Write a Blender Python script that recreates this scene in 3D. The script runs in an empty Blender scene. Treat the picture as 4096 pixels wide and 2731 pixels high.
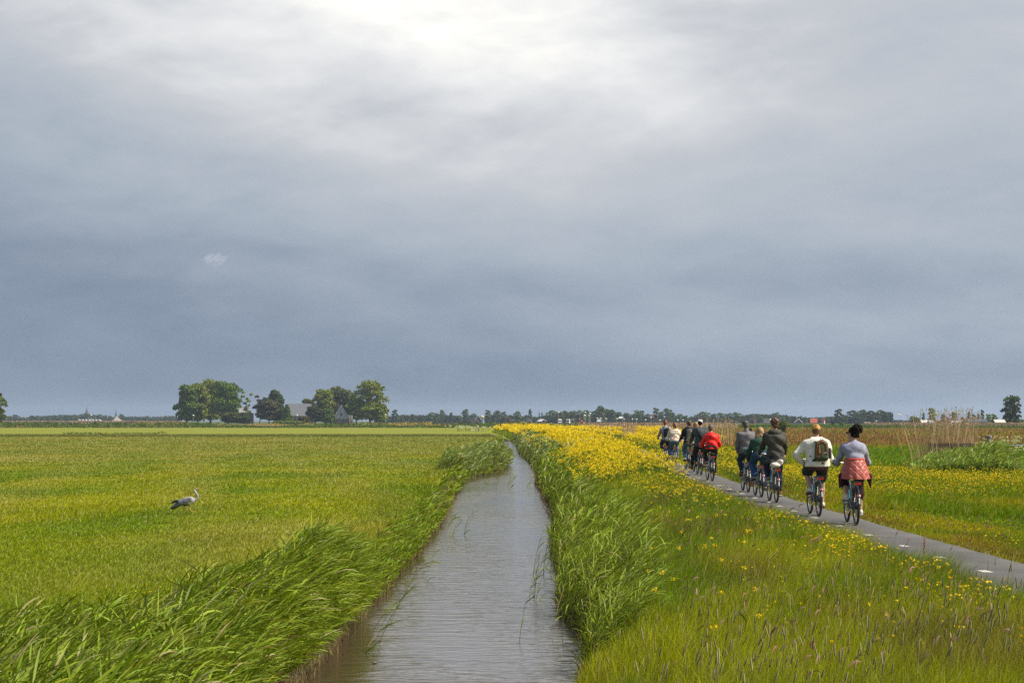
import bpy, math, random
import numpy as np
from mathutils import Matrix, Vector

R = math.radians
scene = bpy.context.scene
COL = scene.collection

# ------------------------------------------------------------------ camera
FPX = 7964.0            # focal length in pixels of the 4096 px wide photograph (about 70 mm)
HOR = 1682.0            # row of the horizon
CAMH = 1.85
cam_d = bpy.data.cameras.new('camera')
cam = bpy.data.objects.new('camera', cam_d)
COL.objects.link(cam)
cam_d.sensor_width = 36.0
cam_d.lens = 36.0 * FPX / 4096.0
cam_d.shift_y = (HOR - 1365.5) / 4096.0
cam_d.clip_start = 0.1
cam_d.clip_end = 20000
cam.location = (0, 0, CAMH)
cam.rotation_euler = (R(90), 0, 0)
scene.camera = cam


def gx(px, D):
    return (px - 2048.0) / FPX * D


def gz(py, D):
    return CAMH + (HOR - py) / FPX * D


def gp(px, py, z):
    D = FPX * (CAMH - z) / (py - HOR)
    return gx(px, D), D


# ------------------------------------------------------------------ node helpers
class E:
    """A node socket with arithmetic."""
    def __init__(s, nt, sock):
        s.nt, s.s = nt, sock

    def op(s, o, *a):
        n = s.nt.nodes.new('ShaderNodeMath')
        n.operation = o
        s.nt.links.new(s.s, n.inputs[0])
        for i, b in enumerate(a):
            if isinstance(b, E):
                s.nt.links.new(b.s, n.inputs[i + 1])
            else:
                n.inputs[i + 1].default_value = b
        return E(s.nt, n.outputs[0])

    def __add__(s, b): return s.op('ADD', b)
    __radd__ = __add__
    def __sub__(s, b): return s.op('SUBTRACT', b)
    def __mul__(s, b): return s.op('MULTIPLY', b)
    __rmul__ = __mul__
    def __truediv__(s, b): return s.op('DIVIDE', b)


def gauss(u, v, cu, cv, su, sv):
    a = (u - cu) * (1 / su)
    b = (v - cv) * (1 / sv)
    return ((a * a + b * b) * -0.5).op('EXPONENT')


def combine(nt, x, y, z):
    n = nt.nodes.new('ShaderNodeCombineXYZ')
    for i, b in enumerate((x, y, z)):
        if isinstance(b, E):
            nt.links.new(b.s, n.inputs[i])
        else:
            n.inputs[i].default_value = b
    return n.outputs[0]


def noise(nt, vec, scale, detail=4, rough=0.5, dist=0.0):
    n = nt.nodes.new('ShaderNodeTexNoise')
    n.inputs['Scale'].default_value = scale
    n.inputs['Detail'].default_value = detail
    n.inputs['Roughness'].default_value = rough
    n.inputs['Distortion'].default_value = dist
    if vec is not None:
        nt.links.new(vec, n.inputs['Vector'])
    return E(nt, n.outputs['Fac'])


def ramp(nt, fac, stops):
    n = nt.nodes.new('ShaderNodeValToRGB')
    e = n.color_ramp.elements
    while len(e) > 1:
        e.remove(e[-1])
    e[0].position = stops[0][0]
    e[0].color = (*stops[0][1], 1)
    for p, c in stops[1:]:
        k = e.new(p)
        k.color = (*c, 1)
    nt.links.new(fac.s, n.inputs[0])
    return n.outputs[0]


def mixc(nt, fac, a, b):
    n = nt.nodes.new('ShaderNodeMix')
    n.data_type = 'RGBA'
    if isinstance(fac, E):
        nt.links.new(fac.s, n.inputs[0])
    else:
        n.inputs[0].default_value = fac
    for i, q in ((6, a), (7, b)):
        if isinstance(q, tuple):
            n.inputs[i].default_value = (*q, 1)
        else:
            nt.links.new(q, n.inputs[i])
    return n.outputs[2]


# ------------------------------------------------------------------ sky
SUN_EL, SUN_AZ = 50.0, 98.0     # degrees; azimuth clockwise from the view direction (+Y)
world = bpy.data.worlds.new('World')
scene.world = world
world.use_nodes = True
nt = world.node_tree
nt.nodes.clear()
wo = nt.nodes.new('ShaderNodeOutputWorld')
bg = nt.nodes.new('ShaderNodeBackground')
bg.inputs['Strength'].default_value = 0.1
nt.links.new(bg.outputs[0], wo.inputs[0])
sky = nt.nodes.new('ShaderNodeTexSky')
sky.sky_type = 'NISHITA'
sky.sun_disc = False
sky.sun_elevation = R(SUN_EL)
sky.sun_rotation = R(SUN_AZ)
tc = nt.nodes.new('ShaderNodeTexCoord')
sp = nt.nodes.new('ShaderNodeSeparateXYZ')
nt.links.new(tc.outputs['Generated'], sp.inputs[0])
dx, dy, dz = (E(nt, sp.outputs[i]) for i in range(3))
az = dx.op('ARCTAN2', dy)
el = dz.op('ARCSINE')
# clouds lie in thin layers, so their pattern is wide and flat near the horizon
wv = combine(nt, az * 5.0, el * 13.0, 0.3)
w1 = noise(nt, wv, 1.0, 3, 0.5) - 0.5
w2 = noise(nt, combine(nt, az * 5.0, el * 13.0, 4.7), 1.0, 3, 0.5) - 0.5
u = az + w1 * 0.07
v = el + w2 * 0.03
big = noise(nt, combine(nt, u * 7.0, v * 26.0 + u * 4.0, 1.9), 1.0, 5, 0.5) - 0.5
mid = noise(nt, combine(nt, u * 20.0 , v * 62.0 - u * 8.0, 7.1), 1.0, 5, 0.52) - 0.5
fine = noise(nt, combine(nt, u * 60.0, v * 130.0, 3.3), 1.0, 4, 0.55) - 0.5
vcl = el.op('MINIMUM', 0.26).op('MAXIMUM', 0.0)
g1 = gauss(u, v, -0.075, 0.215, 0.15, 0.058)
g2 = gauss(u, v, -0.058, 0.20, 0.075, 0.028)
g3 = gauss(u, v, 0.02, 0.125, 0.11, 0.045)
g4 = gauss(az, el, 0.12, 0.046, 0.09, 0.012)
g5 = gauss(az, el, 0.18, 0.068, 0.13, 0.008)
t = 0.085 + vcl * 1.5 + az.op('MAXIMUM', 0.0).op('MINIMUM', 0.5) * 0.60 + g1 * 0.42 + g2 * 0.13 + g3 * 0.22
t = t + g4 * 0.13 - g5 * 0.07
t = t + big * (0.26 + g1 * 0.25) + mid * (0.14 + g1 * 0.16) + fine * (0.045 + g1 * 0.06)
t = t - ((dz - 0.30) * 3.0).op('MAXIMUM', 0.0).op('MINIMUM', 1.0) * 0.34
cc = ramp(nt, t, [(0.0, (0.135, 0.180, 0.245)), (0.18, (0.225, 0.280, 0.365)), (0.40, (0.385, 0.438, 0.508)),
                  (0.62, (0.54, 0.562, 0.60)), (0.80, (0.76, 0.77, 0.78)), (0.95, (1.0, 0.985, 0.94)), (1.0, (1.12, 1.08, 1.0))])
# one small torn scrap of lit cloud, low on the left
scr = noise(nt, combine(nt, az * 260.0, el * 420.0 - az * 200.0, 2.2), 1.0, 4, 0.65)
sg = gauss(az, el, (500 - 1176) / 4573.0, (966 - 602) / 4573.0, 0.0055, 0.0032) * 1.3 + gauss(az, el, (568 - 1176) / 4573.0, (966 - 590) / 4573.0, 0.003, 0.004) * 0.5
scf = ((scr * sg - 0.33) * 3.5).op('MAXIMUM', 0.0).op('MINIMUM', 1.0)
cc = mixc(nt, scf * 0.32, cc, (0.62, 0.66, 0.70))
# the cloud deck breaks open high up and behind the camera: clear sky there
gap = (noise(nt, tc.outputs['Generated'], 2.2, 5, 0.55) - 0.44) * 5.0 + (dz - 0.5) * 1.6
gap = gap.op('MAXIMUM', 0.0).op('MINIMUM', 1.0)
back = ((dz - 0.33) * 5.0).op('MAXIMUM', 0.0).op('MINIMUM', 1.0)
gain = nt.nodes.new('ShaderNodeVectorMath')
gain.operation = 'SCALE'
gain.inputs['Scale'].default_value = 8.0          # cloud radiance divided by the Background strength
nt.links.new(cc, gain.inputs[0])
nt.links.new(mixc(nt, gap * back, gain.outputs[0], sky.outputs[0]), bg.inputs['Color'])

sun_d = bpy.data.lights.new('sun', 'SUN')
sun = bpy.data.objects.new('sun', sun_d)
COL.objects.link(sun)
sun_d.energy = 5.0
sun_d.angle = R(0.6)
sun_d.color = (1.0, 0.93, 0.80)
sdir = Vector((math.cos(R(SUN_EL)) * math.sin(R(SUN_AZ)), math.cos(R(SUN_EL)) * math.cos(R(SUN_AZ)), math.sin(R(SUN_EL))))
sun.rotation_euler = sdir.to_track_quat('Z', 'Y').to_euler()
sun.location = (60, 0, 80)

vs = scene.view_settings
vs.view_transform = 'Standard'
vs.look = 'None'
vs.exposure = 0.42
vs.gamma = 1.0
vs.use_curve_mapping = False
scene.cycles.use_denoising = False
scene.cycles.max_bounces = 6
scene.cycles.diffuse_bounces = 3
scene.cycles.transmission_bounces = 4
scene.cycles.glossy_bounces = 3
scene.cycles.volume_bounces = 0
scene.cycles.transparent_max_bounces = 6

# ------------------------------------------------------------------ numpy helpers
rng = np.random.default_rng(7)


def _hash(ix, iy, seed):
    h = (ix.astype(np.int64) * 374761393 + iy.astype(np.int64) * 668265263 + seed * 982451653) & 0xffffffff
    h = ((h ^ (h >> 13)) * 1274126177) & 0xffffffff
    return ((h ^ (h >> 16)) & 0xffff) / 65535.0


def vnoise(x, y, seed=0):
    ix, iy = np.floor(x), np.floor(y)
    fx, fy = x - ix, y - iy
    fx, fy = fx * fx * (3 - 2 * fx), fy * fy * (3 - 2 * fy)
    a, b = _hash(ix, iy, seed), _hash(ix + 1, iy, seed)
    c, d = _hash(ix, iy + 1, seed), _hash(ix + 1, iy + 1, seed)
    return (a * (1 - fx) + b * fx) * (1 - fy) + (c * (1 - fx) + d * fx) * fy


def fbm(x, y, seed=0, oct=4):
    s, a, n = 0, 0.5, 0
    for k in range(oct):
        s = s + a * vnoise(x * 2 ** k, y * 2 ** k, seed + k * 17)
        n += a
        a *= 0.5
    return s / n


def sstep(a, b, x):
    t = np.clip((x - a) / (b - a), 0, 1)
    return t * t * (3 - 2 * t)


def link(o, parent=None):
    COL.objects.link(o)
    if parent is not None:
        o.parent = parent
    return o


def tag(o, label=None, cat=None, group=None, kind=None):
    if label: o['label'] = label
    if cat: o['category'] = cat
    if group: o['group'] = group
    if kind: o['kind'] = kind
    return o


def mesh_np(name, V, F, mats, col=None, smooth=False, fmat=None):
    """V (n,3); F list of arrays (m,k) all with the same k, or one array."""
    me = bpy.data.meshes.new(name)
    Fs = F if isinstance(F, list) else [F]
    Fs = [f for f in Fs if len(f)]
    me.vertices.add(len(V))
    me.vertices.foreach_set('co', np.asarray(V, np.float32).ravel())
    loops = np.concatenate([f.ravel() for f in Fs]).astype(np.int32)
    tot = np.concatenate([np.full(len(f), f.shape[1], np.int32) for f in Fs])
    st = np.concatenate([[0], np.cumsum(tot)[:-1]]).astype(np.int32)
    me.loops.add(len(loops))
    me.loops.foreach_set('vertex_index', loops)
    me.polygons.add(len(tot))
    me.polygons.foreach_set('loop_start', st)
    me.polygons.foreach_set('loop_total', tot)
    if fmat is not None:
        me.polygons.foreach_set('material_index', np.asarray(fmat, np.int32))
    if smooth:
        me.polygons.foreach_set('use_smooth', np.ones(len(tot), bool))
    me.update(calc_edges=True)
    if col is not None:
        at = me.color_attributes.new('col', 'FLOAT_COLOR', 'POINT')
        c4 = np.ones((len(V), 4), np.float32)
        c4[:, :3] = np.clip(col, 0, 1)
        at.data.foreach_set('color', c4.ravel())
    for m in (mats if isinstance(mats, (list, tuple)) else [mats]):
        me.materials.append(m)
    return me


def obj_np(name, V, F, mats, parent=None, **k):
    return link(bpy.data.objects.new(name, mesh_np(name, V, F, mats, **k)), parent)


def ribbons(base, az, tilt, bend, L, W, segs=3, col=None, prof='blade', face=None):
    """Curved tapering blades. az: compass direction of the lean (radians from +X)."""
    N = len(base)
    one = np.ones(N)
    tilt, bend, L, W = (np.asarray(q) * one for q in (tilt, bend, L, W))
    h = np.stack([np.cos(az), np.sin(az), 0 * az], 1)
    side = np.stack([-np.sin(az), np.cos(az), 0 * az], 1)
    psi = rng.uniform(-1.2, 1.2, N) if face is None else face * one
    P = [base]
    D = []
    for k in range(segs):
        a = tilt + bend * ((k + 0.5) / segs) ** 1.4
        d = h * np.sin(a)[:, None] + np.array([0, 0, 1.0]) * np.cos(a)[:, None]
        D.append(d)
        P.append(P[-1] + d * (L / segs)[:, None])
    D.append(D[-1])
    V = np.empty((N, segs + 1, 2, 3), np.float32)
    for k in range(segs + 1):
        s = k / segs
        if prof == 'blade':
            w = 1 - 0.92 * s ** 1.6
        elif prof == 'leaf':
            w = (0.35 + 2.3 * s * (1 - s) + 0.1) * (1 - 0.9 * s ** 5)
            w = w if k < segs else 0.05
        elif prof == 'head':
            w = 0.35 if k == 0 else (0.3 if k == segs else 1.0)
        else:
            w = 1.0 - 0.45 * s
        nrm = np.cross(side, D[k])
        wv_ = side * np.cos(psi)[:, None] + nrm * np.sin(psi)[:, None]
        V[:, k, 0] = P[k] - wv_ * (W * 0.5 * w)[:, None]
        V[:, k, 1] = P[k] + wv_ * (W * 0.5 * w)[:, None]
    idx = np.arange(N)[:, None] * (2 * (segs + 1)) + np.arange(segs)[None] * 2
    F = np.stack([idx, idx + 1, idx + 3, idx + 2], 2).reshape(-1, 4)
    C = None if col is None else np.repeat(col, 2 * (segs + 1), axis=0)
    return V.reshape(-1, 3), F, C, P[-1]


def prism_heads(base, dirs, L, W, col):
    """Small four-sided spindles (seed heads)."""
    N = len(base)
    a = np.cross(dirs, np.tile([0.3, 0.2, 1.0], (N, 1)) + 0.01)
    a /= np.linalg.norm(a, axis=1)[:, None]
    b = np.cross(dirs, a)
    V = []
    for s, w in ((0, .35), (.12, 1), (.8, .9), (1, .2)):
        for q in range(4):
            an = q * math.pi / 2
            V.append(base + dirs * (L * s)[:, None] + (a * math.cos(an) + b * math.sin(an)) * (W * .5 * w)[:, None])
    V = np.stack(V, 1)
    F = []
    for k in range(3):
        for q in range(4):
            F.append([k * 4 + q, k * 4 + (q + 1) % 4, k * 4 + 4 + (q + 1) % 4, k * 4 + 4 + q])
    F = (np.arange(N)[:, None, None] * 16 + np.array(F)[None]).reshape(-1, 4)
    return V.reshape(-1, 3), F, np.repeat(col, 16, axis=0)


def tufts(cen, rad, per, size, col, flat=0.7, jit=0.0):
    """Each centre gets `per` small randomly turned quads within radius rad."""
    N = len(cen)
    M = N * per
    one = np.ones(N)
    rad, size = np.repeat(rad * one, per), np.repeat(size * one, per)
    d = rng.normal(size=(M, 3))
    d /= np.linalg.norm(d, axis=1)[:, None]
    d *= (rng.uniform(0.25, 1, M) ** 0.5)[:, None]
    d[:, 2] *= flat
    c = np.repeat(cen, per, axis=0) + d * rad[:, None]
    a = rng.normal(size=(M, 3)); a /= np.linalg.norm(a, axis=1)[:, None]
    b = np.cross(a, rng.normal(size=(M, 3))); b /= np.linalg.norm(b, axis=1)[:, None]
    s = (size * rng.uniform(.6, 1.2, M))[:, None] * .5
    V = np.stack([c - a * s, c - b * s * .8, c + a * s, c + b * s * .8], 1).reshape(-1, 3)
    F = np.arange(M * 4).reshape(-1, 4)
    C = np.repeat(np.repeat(col, per, axis=0) * rng.uniform(1 - jit, 1 + jit, (M, 1)), 4, axis=0)
    return V, F, C


def merge(parts):
    V, F, C, o = [], [], [], 0
    for p in parts:
        V.append(p[0]); F.append(p[1] + o); C.append(p[2])
        o += len(p[0])
    return np.concatenate(V), np.concatenate(F), np.concatenate(C)


# ------------------------------------------------------------------ materials
def new_mat(name):
    m = bpy.data.materials.new(name)
    m.use_nodes = True
    nt = m.node_tree
    return m, nt, nt.nodes['Principled BSDF']


def mat(name, c, rough=0.6, metal=0.0, nscale=0.0, namt=0.15, bump=0.0, bscale=None, spec=0.5, coat=0.0):
    m, nt, b = new_mat(name)
    b.inputs['Base Color'].default_value = (*c, 1)
    b.inputs['Roughness'].default_value = rough
    b.inputs['Metallic'].default_value = metal
    b.inputs['Specular IOR Level'].default_value = spec
    b.inputs['Coat Weight'].default_value = coat
    if nscale:
        t = nt.nodes.new('ShaderNodeTexCoord')
        n = noise(nt, t.outputs['Object'], nscale, 4, 0.6)
        lo = tuple(q * (1 - namt) for q in c)
        hi = tuple(min(1, q * (1 + namt)) for q in c)
        nt.links.new(ramp(nt, n, [(0.3, lo), (0.7, hi)]), b.inputs['Base Color'])
    if bump:
        t = nt.nodes.new('ShaderNodeTexCoord')
        n = noise(nt, t.outputs['Object'], bscale or 40, 3, 0.6)
        bp = nt.nodes.new('ShaderNodeBump')
        bp.inputs['Strength'].default_value = bump
        bp.inputs['Distance'].default_value = 0.02
        nt.links.new(n.s, bp.inputs['Height'])
        nt.links.new(bp.outputs[0], b.inputs['Normal'])
    return m


def leaf_mat(name, trans=0.35, rough=0.45, spec=0.35, tint=(1.15, 1.1, 0.5)):
    m, nt, b = new_mat(name)
    a = nt.nodes.new('ShaderNodeAttribute')
    a.attribute_name = 'col'
    nt.links.new(a.outputs['Color'], b.inputs['Base Color'])
    b.inputs['Roughness'].default_value = rough
    b.inputs['Specular IOR Level'].default_value = spec
    tr = nt.nodes.new('ShaderNodeBsdfTranslucent')
    mu = nt.nodes.new('ShaderNodeVectorMath'); mu.operation = 'MULTIPLY'
    nt.links.new(a.outputs['Color'], mu.inputs[0])
    mu.inputs[1].default_value = tint
    nt.links.new(mu.outputs[0], tr.inputs['Color'])
    mx = nt.nodes.new('ShaderNodeMixShader')
    mx.inputs[0].default_value = trans
    nt.links.new(b.outputs[0], mx.inputs[1])
    nt.links.new(tr.outputs[0], mx.inputs[2])
    nt.links.new(mx.outputs[0], nt.nodes['Material Output'].inputs[0])
    return m


M_GRASS = leaf_mat('grass_blades', 0.30, 0.7, 0.05, (1.2, 1.15, 0.3))
M_REED = leaf_mat('reed_leaves', 0.24, 0.5, 0.15, (1.15, 1.15, 0.4))
M_PETAL = leaf_mat('petals', 0.35, 0.6, 0.2, (1.0, 0.95, 0.6))
M_DRY = leaf_mat('dry_stems', 0.15, 0.6, 0.2, (1.0, 0.95, 0.8))
M_TREE = leaf_mat('tree_foliage', 0.22, 0.6, 0.2, (1.1, 1.05, 0.5))

# ------------------------------------------------------------------ lie of the land (world metres)
WZ = -0.80          # water level
YL = np.array([8, 20.7, 25.8, 32.8, 45, 57.8, 84, 93, 98, 106, 118, 135, 174, 245, 300, 420])
XL = np.array([-2.3, -2.15, -2.1, -2.0, -1.9, -2.0, -2.2, -2.1, -1.2, -.75, -.35, -1.3, -1.3, -1.25, -2.5, -6])
YR = np.array([8, 20, 23.5, 28.2, 37.9, 55, 81, 100, 122, 159, 234, 300, 420])
XR = np.array([.62, 0.68, 0.88, 0.72, 0.86, 1.15, 1.05, 1.25, 1.1, 0.55, 0.35, -1.0, -4.5])
YP = np.array([-5, 24, 34.5, 45, 53, 62, 68, 75, 80, 93, 119, 200, 368, 600, 900])
XP = np.array([5.5, 5.75, 5.70, 5.74, 5.80, 5.95, 6.10, 6.20, 6.25, 6.65, 7.4, 8.2, 8.9, 9.4, 30])


def xl(y): return np.interp(y, YL, XL) + 0.10 * (vnoise(y * 0.8, y * 0, 3) - .5)
def xr(y): return np.interp(y, YR, XR) + 0.14 * (vnoise(y * 0.8, y * 0, 9) - .5)
def xp(y): return np.interp(y, YP, XP)


def height(x, y):
    x, y = np.broadcast_arrays(np.asarray(x, float), np.asarray(y, float))
    a, b, p = xl(y), xr(y), xp(y)
    fade = 1 - sstep(252, 262, y)           # the open water ends here
    zb = -1.45 * fade - 0.42 * (1 - fade)
    z = np.where(x < a - 0.55, -0.40,
        np.where(x < a, -0.40 - (WZ * -1 - 0.40) * fade * sstep(0, 1, (x - a + 0.55) / 0.55),
        np.where(x < a + 0.5, (WZ * fade - 0.42 * (1 - fade)) + (zb - (WZ * fade - 0.42 * (1 - fade))) * (x - a) / 0.5,
        np.where(x < b - 0.5, zb,
        np.where(x < b, zb + (WZ - zb) * (x - b + 0.5) / 0.5,
        np.where(x < b + 0.7, WZ + 0.45 * (x - b) / 0.7,
        np.where(x < b + 2.0, -0.35 + 0.25 * (x - b - 0.7) / 1.3,
        np.where(x < p + 0.9, -0.10 + 0.07 * sstep(0, 1, (x - b - 2.0) / np.maximum(p - 0.9 - b - 2.0, 0.1)),
        -0.03 - 0.27 * sstep(0, 5, x - p - 0.9)))))))))
    bumpy = 0.05 * (fbm(x * 0.35, y * 0.35, 5, 3) - 0.5) * np.where((x < a - 0.5) | (x > p + 1.2), 1, 0)
    return z + bumpy


def meadow_col(x, y):
    """Colour of the pasture sward: fresh green, yellow green, dry straw patches."""
    n1 = fbm(x * 0.10, y * 0.05, 11, 4)
    n2 = fbm(x * 0.35, y * 0.11, 12, 5)
    n3 = fbm(x * 0.05, y * 0.018, 13, 3)
    g = np.array([0.150, 0.225, 0.004]); yg = np.array([0.290, 0.305, 0.007]); dry = np.array([0.37, 0.31, 0.085])
    w = (sstep(0.25, 0.75, n2) * (1 - .35 * (1 - sstep(24, 42, y))))[..., None]
    c = g * (1 - w) + yg * w
    near = sstep(45, 170, y)[..., None]
    c = c * (1 - near * 0.55) + np.array([0.235, 0.232, 0.060]) * near * 0.55
    w = (sstep(0.47, 0.68, n1 * 0.6 + n3 * 0.4) * 0.5)[..., None]
    c = c * (1 - w) + dry * w
    # faint swathes left by mowing, running up the field
    sw = (x + y * .16) / 5.5
    w = (sstep(.30, .0, np.abs(sw - np.round(sw))) * .22 * sstep(30, 60, y))[..., None]
    c = c * (1 - w) + np.array([.36, .31, .10]) * w
    # mown strips further out
    def band(c, m, col):
        m = m[..., None]
        return c * (1 - m) + np.array(col) * m
    c = band(c, sstep(262, 285, y) * (1 - sstep(335, 340, y)) * .8, (0.115, 0.13, 0.02))
    c = band(c, sstep(337, 345, y), (0.235, 0.25, 0.022))
    c = band(c, sstep(640, 655, y), (0.20, 0.105, 0.07))
    c = band(c, sstep(955, 975, y), (0.10, 0.12, 0.03))
    return c


def right_col(x, y):
    g = np.array([0.155, 0.235, 0.004]); yg = np.array([0.31, 0.295, 0.007]); rust = np.array([0.25, 0.175, 0.055]); gr = np.array([0.12, 0.17, 0.045])
    n1 = fbm(x * 0.12, y * 0.06, 31, 4)
    n2 = fbm(x * 0.5, y * 0.3, 32, 4)
    w = sstep(0.35, 0.65, n2)[..., None]
    c = g * (1 - w) + yg * w
    rz = sstep(138, 185, y + 30 * (n1 - .5)) * (1 - sstep(560, 580, y)) * sstep(2, 5, x - xp(y))
    rz = rz * (0.75 + 0.25 * sstep(.3, .6, n1))
    rz = rz * (1 - .7 * sstep(.42, .66, fbm(x * .06, y * .02, 35, 3)))
    c = c * (1 - rz[..., None]) + (rust * (0.6 + .9 * n1[..., None])) * rz[..., None]
    w = sstep(565, 580, y)[..., None]
    c = c * (1 - w) + gr * w
    w = sstep(900, 930, y)[..., None]
    c = c * (1 - w) + np.array([0.17, 0.14, 0.05]) * w
    # worn brownish mowing edge beside the path, close by
    e = ((1 - sstep(0.1, 2.2, x - xp(y) - .85)) * (y < 60) * sstep(.35, .6, fbm(x * .9, y * .5, 41, 3)) * .7)[..., None]
    c = c * (1 - e) + np.array([0.23, 0.15, 0.03]) * e
    return c


# ground sheet
ys = [-60, -30, -10, 0, 4] + list(np.arange(6, 60, .5)) + list(np.arange(60, 140, 1.0)) + list(np.arange(140, 300, 2.5)) + list(np.arange(300, 700, 8)) + \
     list(np.arange(700, 1200, 20)) + [1300, 1500, 1800, 2200, 2700, 3300, 4200, 5500, 7500, 10000]
ys = np.array(sorted(set(ys)), float)
rows = []
for y in ys:
    a, b, p = float(xl(np.array(y))), float(xr(np.array(y))), float(xp(np.array(y)))
    ext = max(60.0, y * 0.6)
    xs = list(a - 0.6 - (np.linspace(0, 1, 70)[::-1] ** 2.6) * (ext * 2)) + [a - .45, a - .3, a - .15, a, a + .25, a + .5] + \
         list(np.linspace(a + .7, b - .7, 6)) + [b - .5, b - .25, b, b + .2, b + .45, b + .7, b + 1.0, b + 1.5, b + 2.0] + \
         list(np.linspace(b + 2.2, p - .95, 8)) + [p - .8, p, p + .8, p + .95] + list(p + 1.1 + (np.linspace(0, 1, 70) ** 2.6) * (ext * 2))
    rows.append(np.stack([np.array(xs), np.full(len(xs), y)], 1))
G = np.stack(rows)
nr, nc = G.shape[:2]
GX, GY = G[..., 0], G[..., 1]
GZ = height(GX, GY)
cl = np.where((GX < (xl(GY) + xr(GY)) / 2)[..., None], meadow_col(GX, GY), right_col(GX, GY))
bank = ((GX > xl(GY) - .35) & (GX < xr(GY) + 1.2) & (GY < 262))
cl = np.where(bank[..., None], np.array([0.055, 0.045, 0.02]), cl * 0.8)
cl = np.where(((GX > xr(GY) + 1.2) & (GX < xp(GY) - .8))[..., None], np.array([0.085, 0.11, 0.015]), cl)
gi = np.arange(nr * nc).reshape(nr, nc)
GF = np.stack([gi[:-1, :-1], gi[:-1, 1:], gi[1:, 1:], gi[1:, :-1]], 2).reshape(-1, 4)
M_GROUND, nt, b = new_mat('ground_soil_and_sward')
a = nt.nodes.new('ShaderNodeAttribute'); a.attribute_name = 'col'
tcn = nt.nodes.new('ShaderNodeTexCoord')
n = noise(nt, tcn.outputs['Object'], 1.3, 8, 0.7)
n2 = noise(nt, tcn.outputs['Object'], 14.0, 4, 0.7)
f = (n * 0.9 + n2 * 0.9) - 0.9 + 1.0
sc_ = nt.nodes.new('ShaderNodeVectorMath'); sc_.operation = 'SCALE'
nt.links.new(a.outputs['Color'], sc_.inputs[0]); nt.links.new(f.s, sc_.inputs['Scale'])
nt.links.new(sc_.outputs[0], b.inputs['Base Color'])
b.inputs['Roughness'].default_value = 0.9
b.inputs['Specular IOR Level'].default_value = 0.15
bp = nt.nodes.new('ShaderNodeBump'); bp.inputs['Strength'].default_value = 0.6; bp.inputs['Distance'].default_value = 0.048
nt.links.new(n2.s, bp.inputs['Height']); nt.links.new(bp.outputs[0], b.inputs['Normal'])
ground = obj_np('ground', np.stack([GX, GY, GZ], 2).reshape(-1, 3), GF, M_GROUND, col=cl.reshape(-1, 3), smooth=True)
tag(ground, kind='structure')

# water
wy = np.array(list(np.arange(6, 262, 1.0)))
wa, wb = xl(wy) - .15, xr(wy) + .15
WV = np.stack([np.stack([wa + (wb - wa) * k / 4, wy, np.full_like(wy, WZ)], 1) for k in range(5)], 1)
wi = np.arange(len(wy) * 5).reshape(len(wy), 5)
WF = np.stack([wi[:-1, :-1], wi[:-1, 1:], wi[1:, 1:], wi[1:, :-1]], 2).reshape(-1, 4)
M_WATER, nt, b = new_mat('ditch_water')
b.inputs['Base Color'].default_value = (0.060, 0.042, 0.026, 1)
b.inputs['Roughness'].default_value = 0.09
b.inputs['IOR'].default_value = 1.33
b.inputs['Specular IOR Level'].default_value = 0.5
tcn = nt.nodes.new('ShaderNodeTexCoord')
sp = nt.nodes.new('ShaderNodeSeparateXYZ'); nt.links.new(tcn.outputs['Object'], sp.inputs[0])
X, Y = E(nt, sp.outputs[0]), E(nt, sp.outputs[1])
wob = noise(nt, combine(nt, X * 0.8, Y * 0.5, 0.0), 1.0, 3, .5)
r1 = noise(nt, combine(nt, X * 2.4 + wob * 2.2, Y * 5.4 + wob * 3.0, 0.5), 1.0, 2, 0.5)
r2 = noise(nt, combine(nt, X * 4.0, Y * 10.0, 2.5), 1.0, 2, 0.5)
calm = (noise(nt, combine(nt, X * 0.35, Y * 0.10, 9.0), 1.0, 3, .5) - 0.25).op('MAXIMUM', 0.12) * 2.0
# sheltered stretch beyond the reed clump lies nearly still
shel = ((Y - 118.0) / 30.0).op('MAXIMUM', 0.0).op('MINIMUM', 1.0)
hgt = (r1 * 1.0 + r2 * 0.35) * calm * (1.0 - 0.93 * shel) if False else (r1 + r2 * 0.35) * calm * (shel * -0.93 + 1.0)
bp = nt.nodes.new('ShaderNodeBump'); bp.inputs['Strength'].default_value = 1.0; bp.inputs['Distance'].default_value = 0.048
nt.links.new(hgt.s, bp.inputs['Height']); nt.links.new(bp.outputs[0], b.inputs['Normal'])
water = obj_np('water', WV.reshape(-1, 3), WF, M_WATER, smooth=True)
tag(water, kind='structure')

# cycle path
py_ = np.array(list(np.arange(-5, 60, .5)) + list(np.arange(60, 150, 1.)) + list(np.arange(150, 600, 5.)))
M_ASPH, nt, b = new_mat('asphalt')
tcn = nt.nodes.new('ShaderNodeTexCoord')
n = noise(nt, tcn.outputs['Object'], 0.7, 6, 0.6)
n2 = noise(nt, tcn.outputs['Object'], 45.0, 3, 0.8)
n3 = noise(nt, tcn.outputs['Object'], 3.5, 5, 0.7)
f = n * 0.55 + n2 * 0.35 + n3 * 0.25
crk = nt.nodes.new('ShaderNodeTexVoronoi'); crk.feature = 'DISTANCE_TO_EDGE'; crk.inputs['Scale'].default_value = 0.9
wv2 = nt.nodes.new('ShaderNodeVectorMath'); wv2.operation = 'ADD'
nt.links.new(tcn.outputs['Object'], wv2.inputs[0]); nt.links.new(combine(nt, n3 * 0.6, n * 0.8, 0.0), wv2.inputs[1]); nt.links.new(wv2.outputs[0], crk.inputs['Vector'])
crack = ((E(nt, crk.outputs['Distance']) * -1.0 + 0.012) * 60.0).op('MAXIMUM', 0.0).op('MINIMUM', 1.0) * ((n3 - 0.45) * 6.0).op('MAXIMUM', 0.0).op('MINIMUM', 1.0)
f = f - crack * 0.22
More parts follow.
